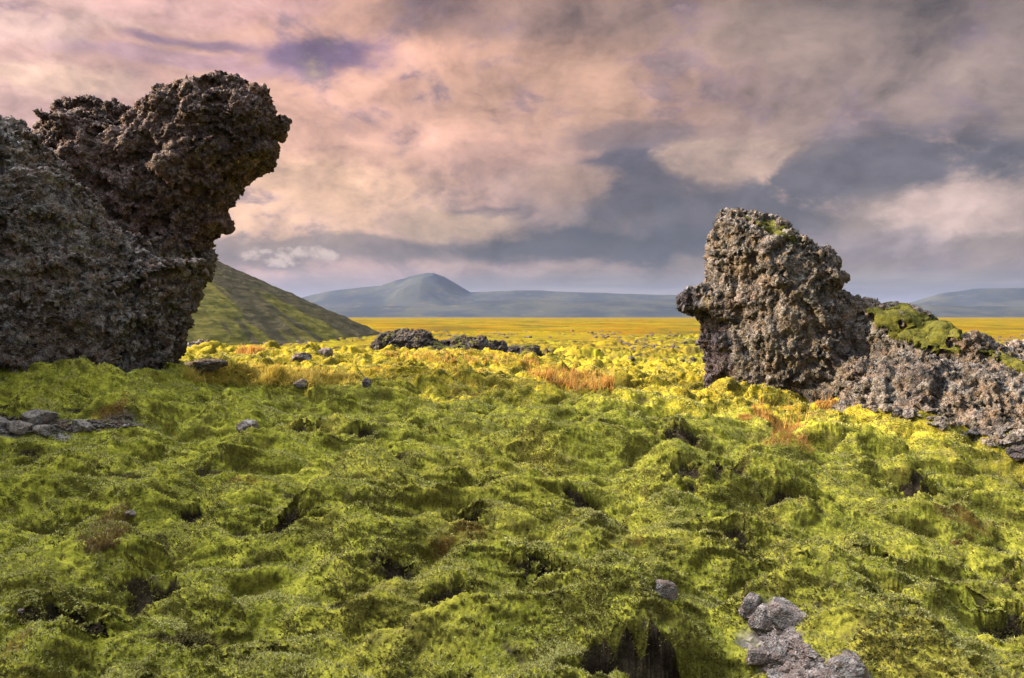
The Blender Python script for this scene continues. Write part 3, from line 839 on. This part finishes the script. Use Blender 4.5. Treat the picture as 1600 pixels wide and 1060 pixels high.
# ---- smaller lava ridges behind the crest
def ridge(poly, Yd, T, label, seed, amp, h=0.10, mat=M_LAVA_L, group=None):
    P3 = [(a, b, Yd) for a, b in poly]
    w = [W(*q) for q in P3]
    lo = (min(q[0] for q in w) - 0.6, Yd - T - 0.7, min(q[2] for q in w) - 0.3); hi = (max(q[0] for q in w) + 0.6, Yd + T * 1.3 + 0.7, max(q[2] for q in w) + 0.6)
    V, Q = rock_mesh([lambda a, b, c: lobe_field(a, b, c, P3, T, T * 0.8, 1.2)], lo, hi, h, seed, 1, amp)
    loc = ((lo[0] + hi[0]) / 2, Yd, lo[2] + 0.5)
    o = mesh_np('lava_ridge', V, Q, mat, loc=loc)
    return tag(o, label, 'rock', group), V, Q, loc
rg, V_, Q_, l_ = ridge([(583,585),(586,530),(592,520),(620,517),(668,517),(676,530),(700,532),(722,527),(745,528),(770,536),(800,540),(840,545),(850,556),(850,600)],
      42, 1.9, 'low dark lava ridge with mossy top in the middle distance left of centre', 5, 0.85, 0.075, mat_lava('ledge_lava', (0.014, 0.013, 0.014), (0.045, 0.040, 0.040), (0.11, 0.10, 0.10), (0.07, 0.05, 0.035)), group='low lava ridges beyond the crest')
pxx, pyy = topx(V_), topy(V_); nn_ = smooth_mesh(normals(V_, Q_), Q_, 10, 0.8)
mk = np.where(nn_[:, 2] > 0.5, nn_[:, 2] - 0.55 + 0.5 * fbm3(V_ * 1.0, 3), -1).astype(np.float32)
moss_patch('moss_patch', V_, Q_, mk, 0.07, M_MOSS, rg, l_)
ridge([(276,575),(280,534),(300,528),(318,532),(332,546),(345,575)], 38, 1.0, 'small dark lava ridge at the foot of the tall overhanging outcrop', 8, 0.8, group='low lava ridges beyond the crest')
ridge([(1520,575),(1530,545),(1560,536),(1600,531),(1660,528),(1720,560),(1720,590)], 26, 1.6, 'low lava ridge behind the right-hand slope at the edge of the plain', 9, 0.9, 0.09, group='low lava ridges beyond the crest')

# ------------------------------------------------------------------ loose stones
def stone(name, px, py, Y, wpx, hpx, label, seed, group, mat=M_STONE, cat='rock', dz=0.0, sq=0.8, tilt=0):
    rng = np.random.RandomState(seed)
    n = 34
    g = np.linspace(-1, 1, n); faces = []
    # cube sphere
    Vs, Qs = [], []
    for ax in range(3):
        for sg in (-1, 1):
            a, b_ = np.meshgrid(g, g, indexing='ij'); c = np.full_like(a, sg)
            co = [None] * 3; co[ax] = c; co[(ax + 1) % 3] = a * 1.0; co[(ax + 2) % 3] = b_ * sg
            base = len(Vs) * n * n
            Vs.append(np.stack([q.ravel() for q in co], 1))
            i = np.arange(n - 1)[:, None] * n + np.arange(n - 1)[None]
            Qs.append(np.stack([i, i + n, i + n + 1, i + 1], -1).reshape(-1, 4) + base)
    V = np.concatenate(Vs); Q = np.concatenate(Qs)
    key = np.round(V * 1000).astype(int); _, ui, inv = np.unique(key, axis=0, return_index=True, return_inverse=True)
    V = V[ui]; Q = inv.ravel()[Q]
    V = V / (np.abs(V) ** 2.6).sum(1)[:, None] ** (1 / 2.6)
    # chop with planes for angular faces
    for _ in range(11):
        d = rng.normal(size=3); d /= np.linalg.norm(d); k = rng.uniform(0.62, 0.9)
        e = np.maximum(V @ d - k, 0); V = V - d * (e * 0.92)[:, None]
    s = rng.uniform(0, 90, 3)
    V = V * (1 + 0.13 * fbm3(V * 1.3 + s, 4)[:, None])
    f1, f2, c = worley3(V * 3 + s); V = V * (1 + 0.06 * (c - 0.5)[:, None])
    V = V * (1 + 0.025 * fbm3(V * 9 + s, 3)[:, None])
    W_ = wpx / F * Y / 2; H_ = hpx / F * Y / 2
    V = V * np.array([W_, W_ * sq, H_]) / 0.86
    c_, s_ = math.cos(R(tilt)), math.sin(R(tilt))
    V = np.stack([V[:, 0] * c_ + V[:, 2] * s_, V[:, 1], -V[:, 0] * s_ + V[:, 2] * c_], 1)
    Y = at_ground(px, py + hpx * 0.35)[0]
    loc = np.array(W(px, py, Y)); loc[2] += dz
    gz = ground_z(loc[0], loc[1])
    loc[2] = gz + H_ * (0.05 if mat is M_LAVA_L else 0.22)
    return tag(mesh_np(name, V, Q, mat, loc=None), label, cat, group), loc
def put(a): a[0].location = a[1]; return a[0]
g1 = 'stones in the hollow at the bottom right'
put(stone('rock', 1232, 958, 5.02, 56, 50, 'largest grey angular block at the head of the stony hollow', 1, g1, tilt=8))
put(stone('rock', 1196, 970, 4.85, 42, 38, 'pale rounded stone just left of the large angular block in the stony hollow', 2, g1))
put(stone('rock', 1172, 945, 5.1, 30, 30, 'small dark grey stone tucked under moss at the top left of the stony hollow', 3, g1))
put(stone('rock', 1212, 1018, 4.45, 34, 26, 'grey stone half buried in gravel in the middle of the stony hollow', 4, g1))
put(stone('rock', 1186, 1028, 4.4, 30, 24, 'flat grey stone on the left edge of the gravel', 5, g1))
put(stone('rock', 1326, 1045, 4.15, 60, 54, 'big grey boulder with a pointed top at the lower end of the gravel', 6, g1, tilt=-14))
put(stone('rock', 1262, 1040, 4.3, 26, 20, 'small brownish stone in the gravel beside the pointed boulder', 7, g1))
g2 = 'stones in the hollow below the tall outcrop'
put(stone('rock', 60, 650, 11.0, 44, 32, 'rounded grey stone standing highest in the pebbly hollow below the tall outcrop', 11, g2))
put(stone('rock', 32, 665, 10.6, 40, 22, 'flat brown stone in front of the rounded one in the pebbly hollow', 12, g2))
put(stone('rock', 4, 662, 10.8, 26, 22, 'stone cut by the left edge of the photo in the pebbly hollow', 13, g2))
put(stone('rock', 66, 672, 10.3, 26, 18, 'small grey stone second from the right in the pebbly hollow', 14, g2))
put(stone('rock', 128, 664, 10.8, 30, 20, 'dark stone at the right end of the pebbly hollow', 15, g2))
g3 = 'single stones lying on the moss'
for k, (a, b, Y, w_, h_, lab, mt) in enumerate([
    (387,664,11.6,26,16,'small grey stone on moss right of the pebbly hollow', M_STONE),
    (1036,918,5.1,30,26,'grey stone wedged at the mouth of a moss hollow above the stony one', M_STONE),
    (205,801,6.6,16,12,'small grey stone in the moss on the left, by a brown heather patch', M_STONE),
    (32,955,4.5,8,6,'tiny whitish stone in the moss near the lower left corner', M_STONE),
    (572,598,18.4,12,14,'small dark stone standing on golden moss at the shadow edge', M_LAVA_L),
    (470,600,18.0,18,10,'flat bluish grey stone at the shadow edge near the golden grass', M_STONE),
    (318,572,24.5,40,14,'brown lava block in the sunlit moss by the foot of the tall outcrop', M_LAVA_L),
    (470,556,29,26,12,'dark lava lump on the sunlit crest left of centre', M_LAVA_L),
    (508,549,31.5,22,14,'mossy dark knob on the skyline of the crest left of centre', M_LAVA_L)]):
    put(stone('rock', a, b, Y, w_, h_, lab, 30 + k, g3, mt))

# gravel in the two hollows
def ico():
    p = (1 + 5 ** .5) / 2
    v = np.array([(-1,p,0),(1,p,0),(-1,-p,0),(1,-p,0),(0,-1,p),(0,1,p),(0,-1,-p),(0,1,-p),(p,0,-1),(p,0,1),(-p,0,-1),(-p,0,1)], float) / 1.9
    f = np.array([(0,11,5),(0,5,1),(0,1,7),(0,7,10),(0,10,11),(1,5,9),(5,11,4),(11,10,2),(10,7,6),(7,1,8),(3,9,4),(3,4,2),(3,2,6),(3,6,8),(3,8,9),(4,9,5),(2,4,11),(6,2,10),(8,6,7),(9,8,1)])
    return v, f
IV, IF = ico()
def scatter_chunks(name, XY, size, mat, seed, kind='stuff', flat=0.65, sink=0.2, label=None):
    rng = np.random.RandomState(seed); n = len(XY)
    z = surf(XY[:, 0], XY[:, 1])
    J = IV[None] * (1 + rng.uniform(-.3, .3, (n, 12, 1)))
    J = J * (size[:, None, None] * rng.uniform(.6, 1.3, (n, 1, 3)))
    J[:, :, 2] *= flat
    a = rng.uniform(0, 6.28, n)[:, None]; c, s = np.cos(a), np.sin(a)
    X = J[:, :, 0] * c - J[:, :, 1] * s; Y = J[:, :, 0] * s + J[:, :, 1] * c
    V = np.stack([X + XY[:, :1], Y + XY[:, 1:2], J[:, :, 2] + (z + size * sink)[:, None]], -1).reshape(-1, 3)
    Q = (IF[None] + (np.arange(n) * 12)[:, None, None]).reshape(-1, 3)
    o = mesh_np(name, V, Q, mat, smooth=False)
    return tag(o, label, name.replace('_', ' '), kind=kind)
rng = np.random.RandomState(5)
def px_area(poly, n, Yfn, rng):
    """random ground points whose place falls in a patch of ground"""
    P = np.array(poly, float); out = []
    lo, hi = P.min(0), P.max(0)
    while len(out) < n:
        q = rng.uniform(lo, hi, (n * 3, 2)); ok = poly_sdf(poly, q[:, 0], q[:, 1]) > 0
        out += [tuple(v) for v in q[ok]]
    out = np.array(out[:n]); Y = at_ground(out[:, 0], out[:, 1])
    return np.column_stack([(out[:, 0] - CX) / F * Y, Y])
pa = px_area(STONY[0], 1500, lambda b: np.interp(b, [940, 1060], [5.15, 3.95]), rng)
scatter_chunks('gravel', pa, rng.uniform(.09, .18, len(pa)) ** 2.0, M_STONE, 1, label='pale broken gravel in the stony hollow at the bottom right')
pb = px_area(STONY[1], 700, lambda b: np.interp(b, [645, 685], [11.8, 9.9]), rng)
scatter_chunks('gravel', pb, rng.uniform(.015, .04, len(pb)), M_LAVA_L, 2, label='dark pebbles in the hollow below the tall outcrop')
# lava rubble strewn over the moor beyond the crest
n = 9000; a = rng.uniform(-40, 40, n); r_ = np.exp(rng.uniform(math.log(42), math.log(330), n))
xy = np.stack([np.sin(np.radians(a)) * r_, np.cos(np.radians(a)) * r_], 1)
kk = fbm2(xy[:, 0] * 0.05 + 3, xy[:, 1] * 0.03, 4) > 0.22
xy = xy[kk]; scatter_chunks('lava_rubble', xy, rng.uniform(.1, .4, len(xy)) * np.clip(r_[kk] / 90, .6, 2.0), mat_lava('black_lava', (0.02, 0.017, 0.016), (0.06, 0.05, 0.046), (0.12, 0.11, 0.10), (0.08, 0.05, 0.035)), 3, flat=0.6, sink=0.1, label='dark lava rubble strewn over the moor beyond the crest')
# rubble on and below the right-hand slope
pc = px_area([(1340,640),(1420,655),(1520,690),(1600,725),(1700,760),(1700,700),(1560,650),(1420,610)], 260, lambda b: np.interp(b, [600, 760], [14.5, 11.2]), rng)
scatter_chunks('lava_rubble', pc, rng.uniform(.03, .12, len(pc)), M_LAVA_R, 4, label='loose lava pieces along the foot of the right-hand slope')

# ------------------------------------------------------------------ moss shoots and grass
def blades(name, P, Nn, L, Wd, mat, seed, spread=0.9, per=1, lean=(0, 0), bend=0.3, kind='stuff', label=None, cat=None, parent=None, seg=1, tint=None):
    rng = np.random.RandomState(seed)
    P = np.repeat(P, per, 0); L = np.repeat(L, per); Wd = np.repeat(Wd, per); n = len(P)
    Nn = np.repeat(Nn, per, 0)
    d = Nn + rng.normal(size=(n, 3)) * spread; d[:, 2] = np.abs(d[:, 2]) * 1.0 + 0.15
    d[:, 0] += lean[0]; d[:, 1] += lean[1]
    d /= np.linalg.norm(d, axis=1)[:, None]
    s = np.cross(d, rng.normal(size=(n, 3))); s /= np.maximum(np.linalg.norm(s, axis=1), 1e-6)[:, None]
    bv = rng.normal(size=(n, 3)) * bend; bv[:, 2] -= bend * 0.4
    L_ = L[:, None] * rng.uniform(.5, 1.2, (n, 1)); W2 = Wd[:, None]
    if seg == 1:
        V = np.stack([P - s * W2, P + s * W2, P + d * L_], 1); F_ = np.array([[0, 1, 2]]); k = 3
        tip = np.tile([0, 0, 1.], n)
    else:
        m = P + d * L_ * .5; e = P + d * L_ + bv * L_
        V = np.stack([P - s * W2, P + s * W2, m + s * W2 * .8 + bv * L_ * .2, m - s * W2 * .8 + bv * L_ * .2, e + s * W2 * .15, e - s * W2 * .15], 1)
        F_ = np.array([[0, 1, 2, 3], [3, 2, 4, 5]]); k = 6; tip = np.tile([0, 0, .5, .5, 1, 1.], n)
    Q = (F_[None] + (np.arange(n) * k)[:, None, None]).reshape(-1, F_.shape[1])
    rnd = np.repeat(rng.rand(n), k)
    o = mesh_np(name, V.reshape(-1, 3), Q, mat, smooth=False, attrs={'tip': tip, 'rnd': rnd}, parent=parent)
    return tag(o, label, cat, kind=kind)
def mat_blade(name, c0, c1, c2, trans=0.35):
    m, t, b = new_mat(name); tip, rnd = attr(t, 'tip'), attr(t, 'rnd'); p = pos(t)
    n1 = noise(t, p, 1.3, 5, 0.6)
    c = mixc(t, rnd, c0, c1); c = mixc(t, n1.ss(0.40, 0.66) * 0.7, c, c2)
    t.links.new(c.s, b.inputs['Base Color']); b.inputs['Roughness'].default_value = 0.7; b.inputs['Specular IOR Level'].default_value = 0.2
    tr = t.nodes.new('ShaderNodeBsdfTranslucent'); t.links.new(c.s, tr.inputs[0])
    mx = t.nodes.new('ShaderNodeMixShader'); mx.inputs[0].default_value = trans
    out = t.nodes['Material Output']; t.links.new(b.outputs[0], mx.inputs[1]); t.links.new(tr.outputs[0], mx.inputs[2]); t.links.new(mx.outputs[0], out.inputs[0])
    return m
M_SHOOT = mat_blade('moss_shoot', (0.10, 0.105, 0.014), (0.54, 0.54, 0.22), (0.22, 0.22, 0.06))
M_DRY = mat_blade('dry_grass', (0.30, 0.15, 0.035), (0.50, 0.34, 0.11), (0.40, 0.20, 0.05))
M_GOLD = mat_blade('golden_grass', (0.40, 0.30, 0.05), (0.58, 0.46, 0.12), (0.30, 0.28, 0.04))

def shoots():
    rng = np.random.RandomState(21)
    qc = GV[GQ[:, 0]]; rq = np.hypot(qc[:, 0], qc[:, 1])
    ok = np.where((rq > 2.6) & (rq < 30) & (qc[:, 1] > np.abs(qc[:, 0]) * 1.1) & (GSOIL_SHADE[GQ[:, 0]] < 0.45))[0]
    pk = fbm2(qc[ok, 0] * 2.0, qc[ok, 1] * 2.0, 3)
    ok = ok[rng.rand(len(ok)) < (0.45 + 0.7 * pk) * 0.9]
    q = GQ[ok]; A_, B_, C_ = GV[q[:, 0]], GV[q[:, 1]], GV[q[:, 2]]
    nn = np.cross(B_ - A_, C_ - A_); nn /= np.maximum(np.linalg.norm(nn, axis=1), 1e-12)[:, None]; nn *= np.sign(nn[:, 2:3] + 1e-9)
    bk = fbm2(A_[:, 0] * 2.6 + 9, A_[:, 1] * 2.6 + A_[:, 2] * 2, 3)
    kp = nn[:, 2] + 0.45 * bk > 0.62
    allq = np.where((rq > 2.6) & (rq < 22) & (qc[:, 1] > np.abs(qc[:, 0]) * 1.1))[0]
    qa = GQ[allq]; n2 = np.cross(GV[qa[:, 1]] - GV[qa[:, 0]], GV[qa[:, 2]] - GV[qa[:, 0]]); n2 /= np.maximum(np.linalg.norm(n2, axis=1), 1e-12)[:, None]; n2 *= np.sign(n2[:, 2:3] + 1e-9)
    dk = (n2[:, 2] + 0.5 * fbm2(GV[qa[:, 0], 0] * 1.5, GV[qa[:, 0], 1] * 1.5, 3) < 0.36) | (GSOIL_SHADE[qa[:, 0]] > 0.50); dk &= GSOIL_SHADE[qa[:, 0]] < 0.80; qa, n2 = qa[dk], n2[dk]
    rep_ = 2; qa = np.repeat(qa, rep_, 0); n2 = np.repeat(n2, rep_, 0)
    u, v = rng.rand(len(qa), 1), rng.rand(len(qa), 1)
    Pd = (GV[qa[:, 0]] * (1 - u) + GV[qa[:, 1]] * u) * (1 - v) + (GV[qa[:, 3]] * (1 - u) + GV[qa[:, 2]] * u) * v
    rd = np.hypot(Pd[:, 0], Pd[:, 1])
    blades('shade_moss', Pd, n2, 0.010 + 0.0014 * rd, 0.0026 + 0.00045 * rd, mat_blade('shade_moss', (0.030, 0.027, 0.010), (0.20, 0.18, 0.045), (0.10, 0.095, 0.024), 0.2), 25, 1.0, 1, label='dark brown moss shoots, shade put into their colour, on steep sides and in hollows', cat='moss')  # dark shoots carry the painted shade of steep sides and hollows
    ok, A_, nn = ok[kp], A_[kp], nn[kp]
    r = rq[ok]; x, y, z = A_[:, 0], A_[:, 1], A_[:, 2]
    L = 0.011 + 0.0016 * r; Wd = 0.0024 + 0.00046 * r
    blades('moss_shoots', np.stack([x, y, z - 0.003], 1), nn, L, Wd, M_SHOOT, 22, 0.9, 3, label='short shoots of the moss carpet covering the ground', cat='moss')
shoots()

def grass_area(name, poly, n, Yfn, L, Wd, mat, seed, spread, per, label, lean=(0.1, 0), bend=0.3, kind='stuff', dens=None):
    rng = np.random.RandomState(seed)
    xy = px_area(poly, n, Yfn, rng)
    z = surf(xy[:, 0], xy[:, 1])
    P = np.column_stack([xy, z - 0.02]); Nn = np.tile([0, 0, 1.], (n, 1))
    return blades(name, P, Nn, rng.uniform(.6, 1, n) * L, np.full(n, Wd), mat, seed + 1, spread, per, lean, bend, kind, label, 'grass', seg=2)
crestY = lambda b: np.interp(b, [548, 565, 580, 600, 620, 650], [33, 26.5, 22.5, 18.3, 15.8, 13.0])
grass_area('golden_grass', [(290,580),(360,572),(480,578),(560,590),(560,602),(420,604),(330,602),(285,594)], 2600, crestY, 0.16, 0.006, M_GOLD, 41, 0.35, 3, 'fine golden grass in the sun beside the tall outcrop', bend=0.5)
grass_area('dry_grass', [(810,575),(880,582),(950,592),(960,612),(900,615),(840,595)], 420, crestY, 0.28, 0.006, M_DRY, 43, 0.22, 3, 'thin russet grass among the sunlit hummocks at the centre')
grass_area('dry_grass', [(600,552),(720,552),(840,558),(840,575),(700,570),(600,560)], 300, crestY, 0.2, 0.008, M_DRY, 45, 0.25, 3, 'sparse russet grass along the sunlit crest')
grass_area('dry_grass', [(120,845),(165,800),(205,790),(190,850),(140,870)], 500, lambda b: np.interp(b, [780, 880], [7.1, 5.5]), 0.07, 0.003, mat_blade('brown_heather', (0.12, 0.07, 0.03), (0.20, 0.12, 0.05), (0.10, 0.08, 0.03)), 47, 0.8, 4, 'patch of withered brown heather in the moss on the left')
def tuft(px, py, Y, n, L, spread, label, seed, mat=M_DRY, wd=0.004, rad=0.3, lean=(0.05, 0), group=None):
    rng = np.random.RandomState(seed); cx, cy, _ = W(px, py, at_ground(px, py)[0])
    def disc(m):
        a = rng.uniform(0, 6.283, m); k = rng.uniform(0, 1, m) ** 0.6 * 1.4
        return np.column_stack([np.cos(a) * k * rad + cx, np.sin(a) * k * rad * .55 + cy])
    q = disc(n)
    z = surf(q[:, 0], q[:, 1])
    P = np.column_stack([q, z - 0.02]); Ls = rng.uniform(.35, 1, n) ** 1.5 * L
    if n < 100:                                            # short dead leaves round the roots
        e = np.zeros((700, 3)); e[:, :2] = disc(700)
        e[:, 2] = surf(e[:, 0], e[:, 1]) - 0.01
        P = np.concatenate([P, e]); Ls = np.concatenate([Ls, np.full(len(e), max(L * 0.10, rad * 0.35))]); n = len(P)
    Nn = np.tile([0, 0, 1.], (n, 1))
    o = blades('grass_tuft', P, Nn, Ls, np.full(n, wd), mat, seed, spread, 1, lean, 0.15, None, label, 'grass', seg=2)
    if group: o['group'] = group
    return o
gg = 'tufts of dry grass'
tuft(1230, 688, 11.7, 520, 0.20, 0.55, 'dense orange tuft of short dry grass in the sun below the beaked outcrop', 51, rad=0.26, group=gg)
tuft(1215, 675, 12.2, 44, 0.80, 0.12, 'long upright russet stalks rising behind the dense orange tuft', 52, rad=0.32, wd=0.0055, group=gg)
tuft(1252, 690, 11.8, 7, 0.75, 0.12, 'few pale stalks leaning right beside the dense orange tuft', 53, rad=0.05, wd=0.006, lean=(0.55, 0), group=gg)
tuft(1292, 632, 14.6, 16, 0.55, 0.14, 'red stalks against the foot of the beaked outcrop', 54, rad=0.16, wd=0.006, group=gg)
tuft(1165, 655, 13.2, 9, 0.35, 0.1, 'three or four thin stalks left of the long russet ones', 56, rad=0.1, group=gg)
tuft(395, 549, 31, 12, 0.6, 0.08, 'pale upright stalks on the skyline of the crest in front of the green hill', 57, rad=0.5, wd=0.012, group=gg)

# ------------------------------------------------------------------ green hill on the left
def heightfield(name, x0, x1, y0, y1, nx, ny, fn, mat):
    gx = np.linspace(x0, x1, nx); gy = np.linspace(y0, y1, ny); X, Y = np.meshgrid(gx, gy)
    Z = fn(X.ravel(), Y.ravel()); V = np.stack([X.ravel(), Y.ravel(), Z], 1)
    i = np.arange(ny - 1)[:, None] * nx + np.arange(nx - 1)[None]
    Q = np.stack([i, i + 1, i + nx + 1, i + nx], -1).reshape(-1, 4)
    o = mesh_np(name, V, Q, mat); return tag(o, kind='structure')
def mat_hill():
    m, t, b = new_mat('hill_moss'); p = pos(t); x, y, z = separate(t, p)
    gul = attr(t, 'gully_shade')
    n1 = noise(t, p, 0.05, 6, 0.6); n2 = noise(t, p, 0.5, 6, 0.65)
    c = mixc(t, n2.ss(0.35, 0.65), (0.028, 0.034, 0.005), (0.062, 0.060, 0.007))
    c = mixc(t, n1.ss(0.42, 0.62) * 0.6, c, (0.062, 0.056, 0.011))
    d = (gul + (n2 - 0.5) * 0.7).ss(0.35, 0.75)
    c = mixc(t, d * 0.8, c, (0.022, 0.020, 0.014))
    t.links.new(c.s, b.inputs['Base Color']); b.inputs['Roughness'].default_value = 0.95; b.inputs['Specular IOR Level'].default_value = 0.1
    bump(t, b, noise(t, p, 0.7, 7, 0.7), 0.8, 0.7)
    return m
def hill():
    hx, hy, Rr, Ht = -131.0, 215.0, 98.0, 44.0
    nr, na = 420, 900
    r = np.linspace(0, 1, nr) * Rr * 1.12; a = np.linspace(0, 2 * np.pi, na, endpoint=False)
    A, RR = np.meshgrid(a, r); A = A.ravel(); RR = RR.ravel()
    k = RR / Rr
    prof = np.clip(1 - k, -0.1, 1); prof = prof - 0.05 * np.exp(-(k / 0.12) ** 2) 
    x = hx + RR * np.cos(A); y = hy + RR * np.sin(A)
    z = Ht * prof - 0.6
    # gullies run down the slope, drifting sideways
    s = A * 9 + k * 2.0
    gl = fbm2(s * 1.4, k * 2.2, 4, 0.55)
    z = z + 0.5 * gl * np.clip(k * 2, 0, 1) + 0.35 * fbm2(x * 0.25, y * 0.25, 5)
    gully_shade = sstep(0.05, 0.5, fbm2(A * 14 + k * 4.5, k * 1.8 + 4, 5, 0.6)) 
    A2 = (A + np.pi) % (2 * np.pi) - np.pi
    east_shade = sstep(-0.75, -0.15, A2 + 0.35 * fbm2(A * 5 + k * 2, k * 3, 4)) * (A2 < 1.6)  # right flank's shade painted on as a darker tone
    gully_shade = np.clip(gully_shade + 0.75 * east_shade, 0, 1)
    V = np.stack([x, y, z], 1)
    i = np.arange(nr - 1)[:, None] * na; j = np.arange(na)[None]; j2 = (j + 1) % na
    Q = np.stack([i + j, i + na + j, i + na + j2, i + j2], -1).reshape(-1, 4)
    o = mesh_np('hill', V, Q, mat_hill(), attrs={'gully_shade': gully_shade}); tag(o, kind='structure')
hill()

# ------------------------------------------------------------------ distant mountains
def mat_mount():
    m, t, b = new_mat('distant_heath'); p = pos(t)
    n1 = noise(t, p, 0.0022, 6, 0.6); n2 = noise(t, p, 0.008, 5, 0.6)
    c = mixc(t, n1.ss(0.40, 0.62), (0.020, 0.027, 0.036), (0.036, 0.042, 0.042))  # dark and bluish: cloud shadow put into the base colour
    c = mixc(t, n2.ss(0.56, 0.72) * 0.3, c, (0.11, 0.09, 0.05))
    t.links.new(c.s, b.inputs['Base Color']); b.inputs['Roughness'].default_value = 1.0; b.inputs['Specular IOR Level'].default_value = 0
    return m
M_MT = mat_mount()
def range_(Yc, depth, prof, seed, x0, x1, rough, nx=700, ny=90):
    xs = np.array([(p - CX) / F * Yc for p, _ in prof]); zs = np.array([EYE + (HZ - q) / F * Yc for _, q in prof])
    def fn(x, y):
        u = (y - Yc) / depth
        crest = np.interp(x + 120 * fbm2(x * 0.002 + seed, y * 0.002, 2), xs, zs)
        fall = np.where(u < 0, sstep(-1, 0, u) ** 0.8, sstep(1, 0, u))
        return crest * fall * (1 + rough * fbm2(x * 0.0016 + seed, y * 0.0022, 6, 0.52) * (0.25 + np.abs(u))) - 8 * (fall < 0.02)
    return heightfield('mountain', x0, x1, Yc - depth, Yc + depth, nx, ny, fn, M_MT)
MY = 9000.0
range_(MY, 1500, [(250,500),(430,480),(480,466),(520,455),(560,449),(600,447),(620,441),(640,432),(655,428),(672,427),(690,433),(710,444),(735,457),(770,456),(800,454),(840,454),(900,457),(960,459),(1060,461),(1200,468),(1300,480),(1400,500)], 1, -4600, 4800, 0.08)
range_(6500, 900, [(380,500),(450,489),(520,483),(600,478),(680,479),(740,474),(800,470),(900,470),(1000,472),(1100,474),(1200,480),(1300,488),(1350,500)], 5, -3000, 3200, 0.22)
range_(MY, 1500, [(1330,500),(1400,480),(1440,470),(1480,458),(1520,451),(1580,450),(1640,450),(1800,455),(2000,470),(2200,500)], 9, 3600, 10500, 0.06)
range_(6500, 700, [(1300,500),(1360,482),(1420,474),(1470,477),(1520,480),(1560,479),(1620,482),(1800,480),(2100,500)], 12, 2500, 7200, 0.2)

# ------------------------------------------------------------------ air
def haze():
    x0, x1, y0, y1, z0, z1 = -31500, 31500, -31500, 31500, -12.0, 560.0
    V = [(x, y, z) for z in (z0, z1) for y in (y0, y1) for x in (x0, x1)]
    Q = [(0, 2, 3, 1), (4, 5, 7, 6), (0, 1, 5, 4), (2, 6, 7, 3), (0, 4, 6, 2), (1, 3, 7, 5)]
    m = bpy.data.materials.new('haze_air'); m.use_nodes = True; t = m.node_tree; t.nodes.clear()
    out = t.nodes.new('ShaderNodeOutputMaterial'); v = t.nodes.new('ShaderNodeVolumePrincipled')
    v.inputs['Color'].default_value = (0.30, 0.40, 0.72, 1); v.inputs['Density'].default_value = HAZE; v.inputs['Anisotropy'].default_value = 0.2
    t.links.new(v.outputs[0], out.inputs['Volume'])
    o = mesh_np('haze', V, Q, m, smooth=False); tag(o, 'thin blue haze over the plain', 'haze', kind='stuff')
HAZE = 0.000017
haze()
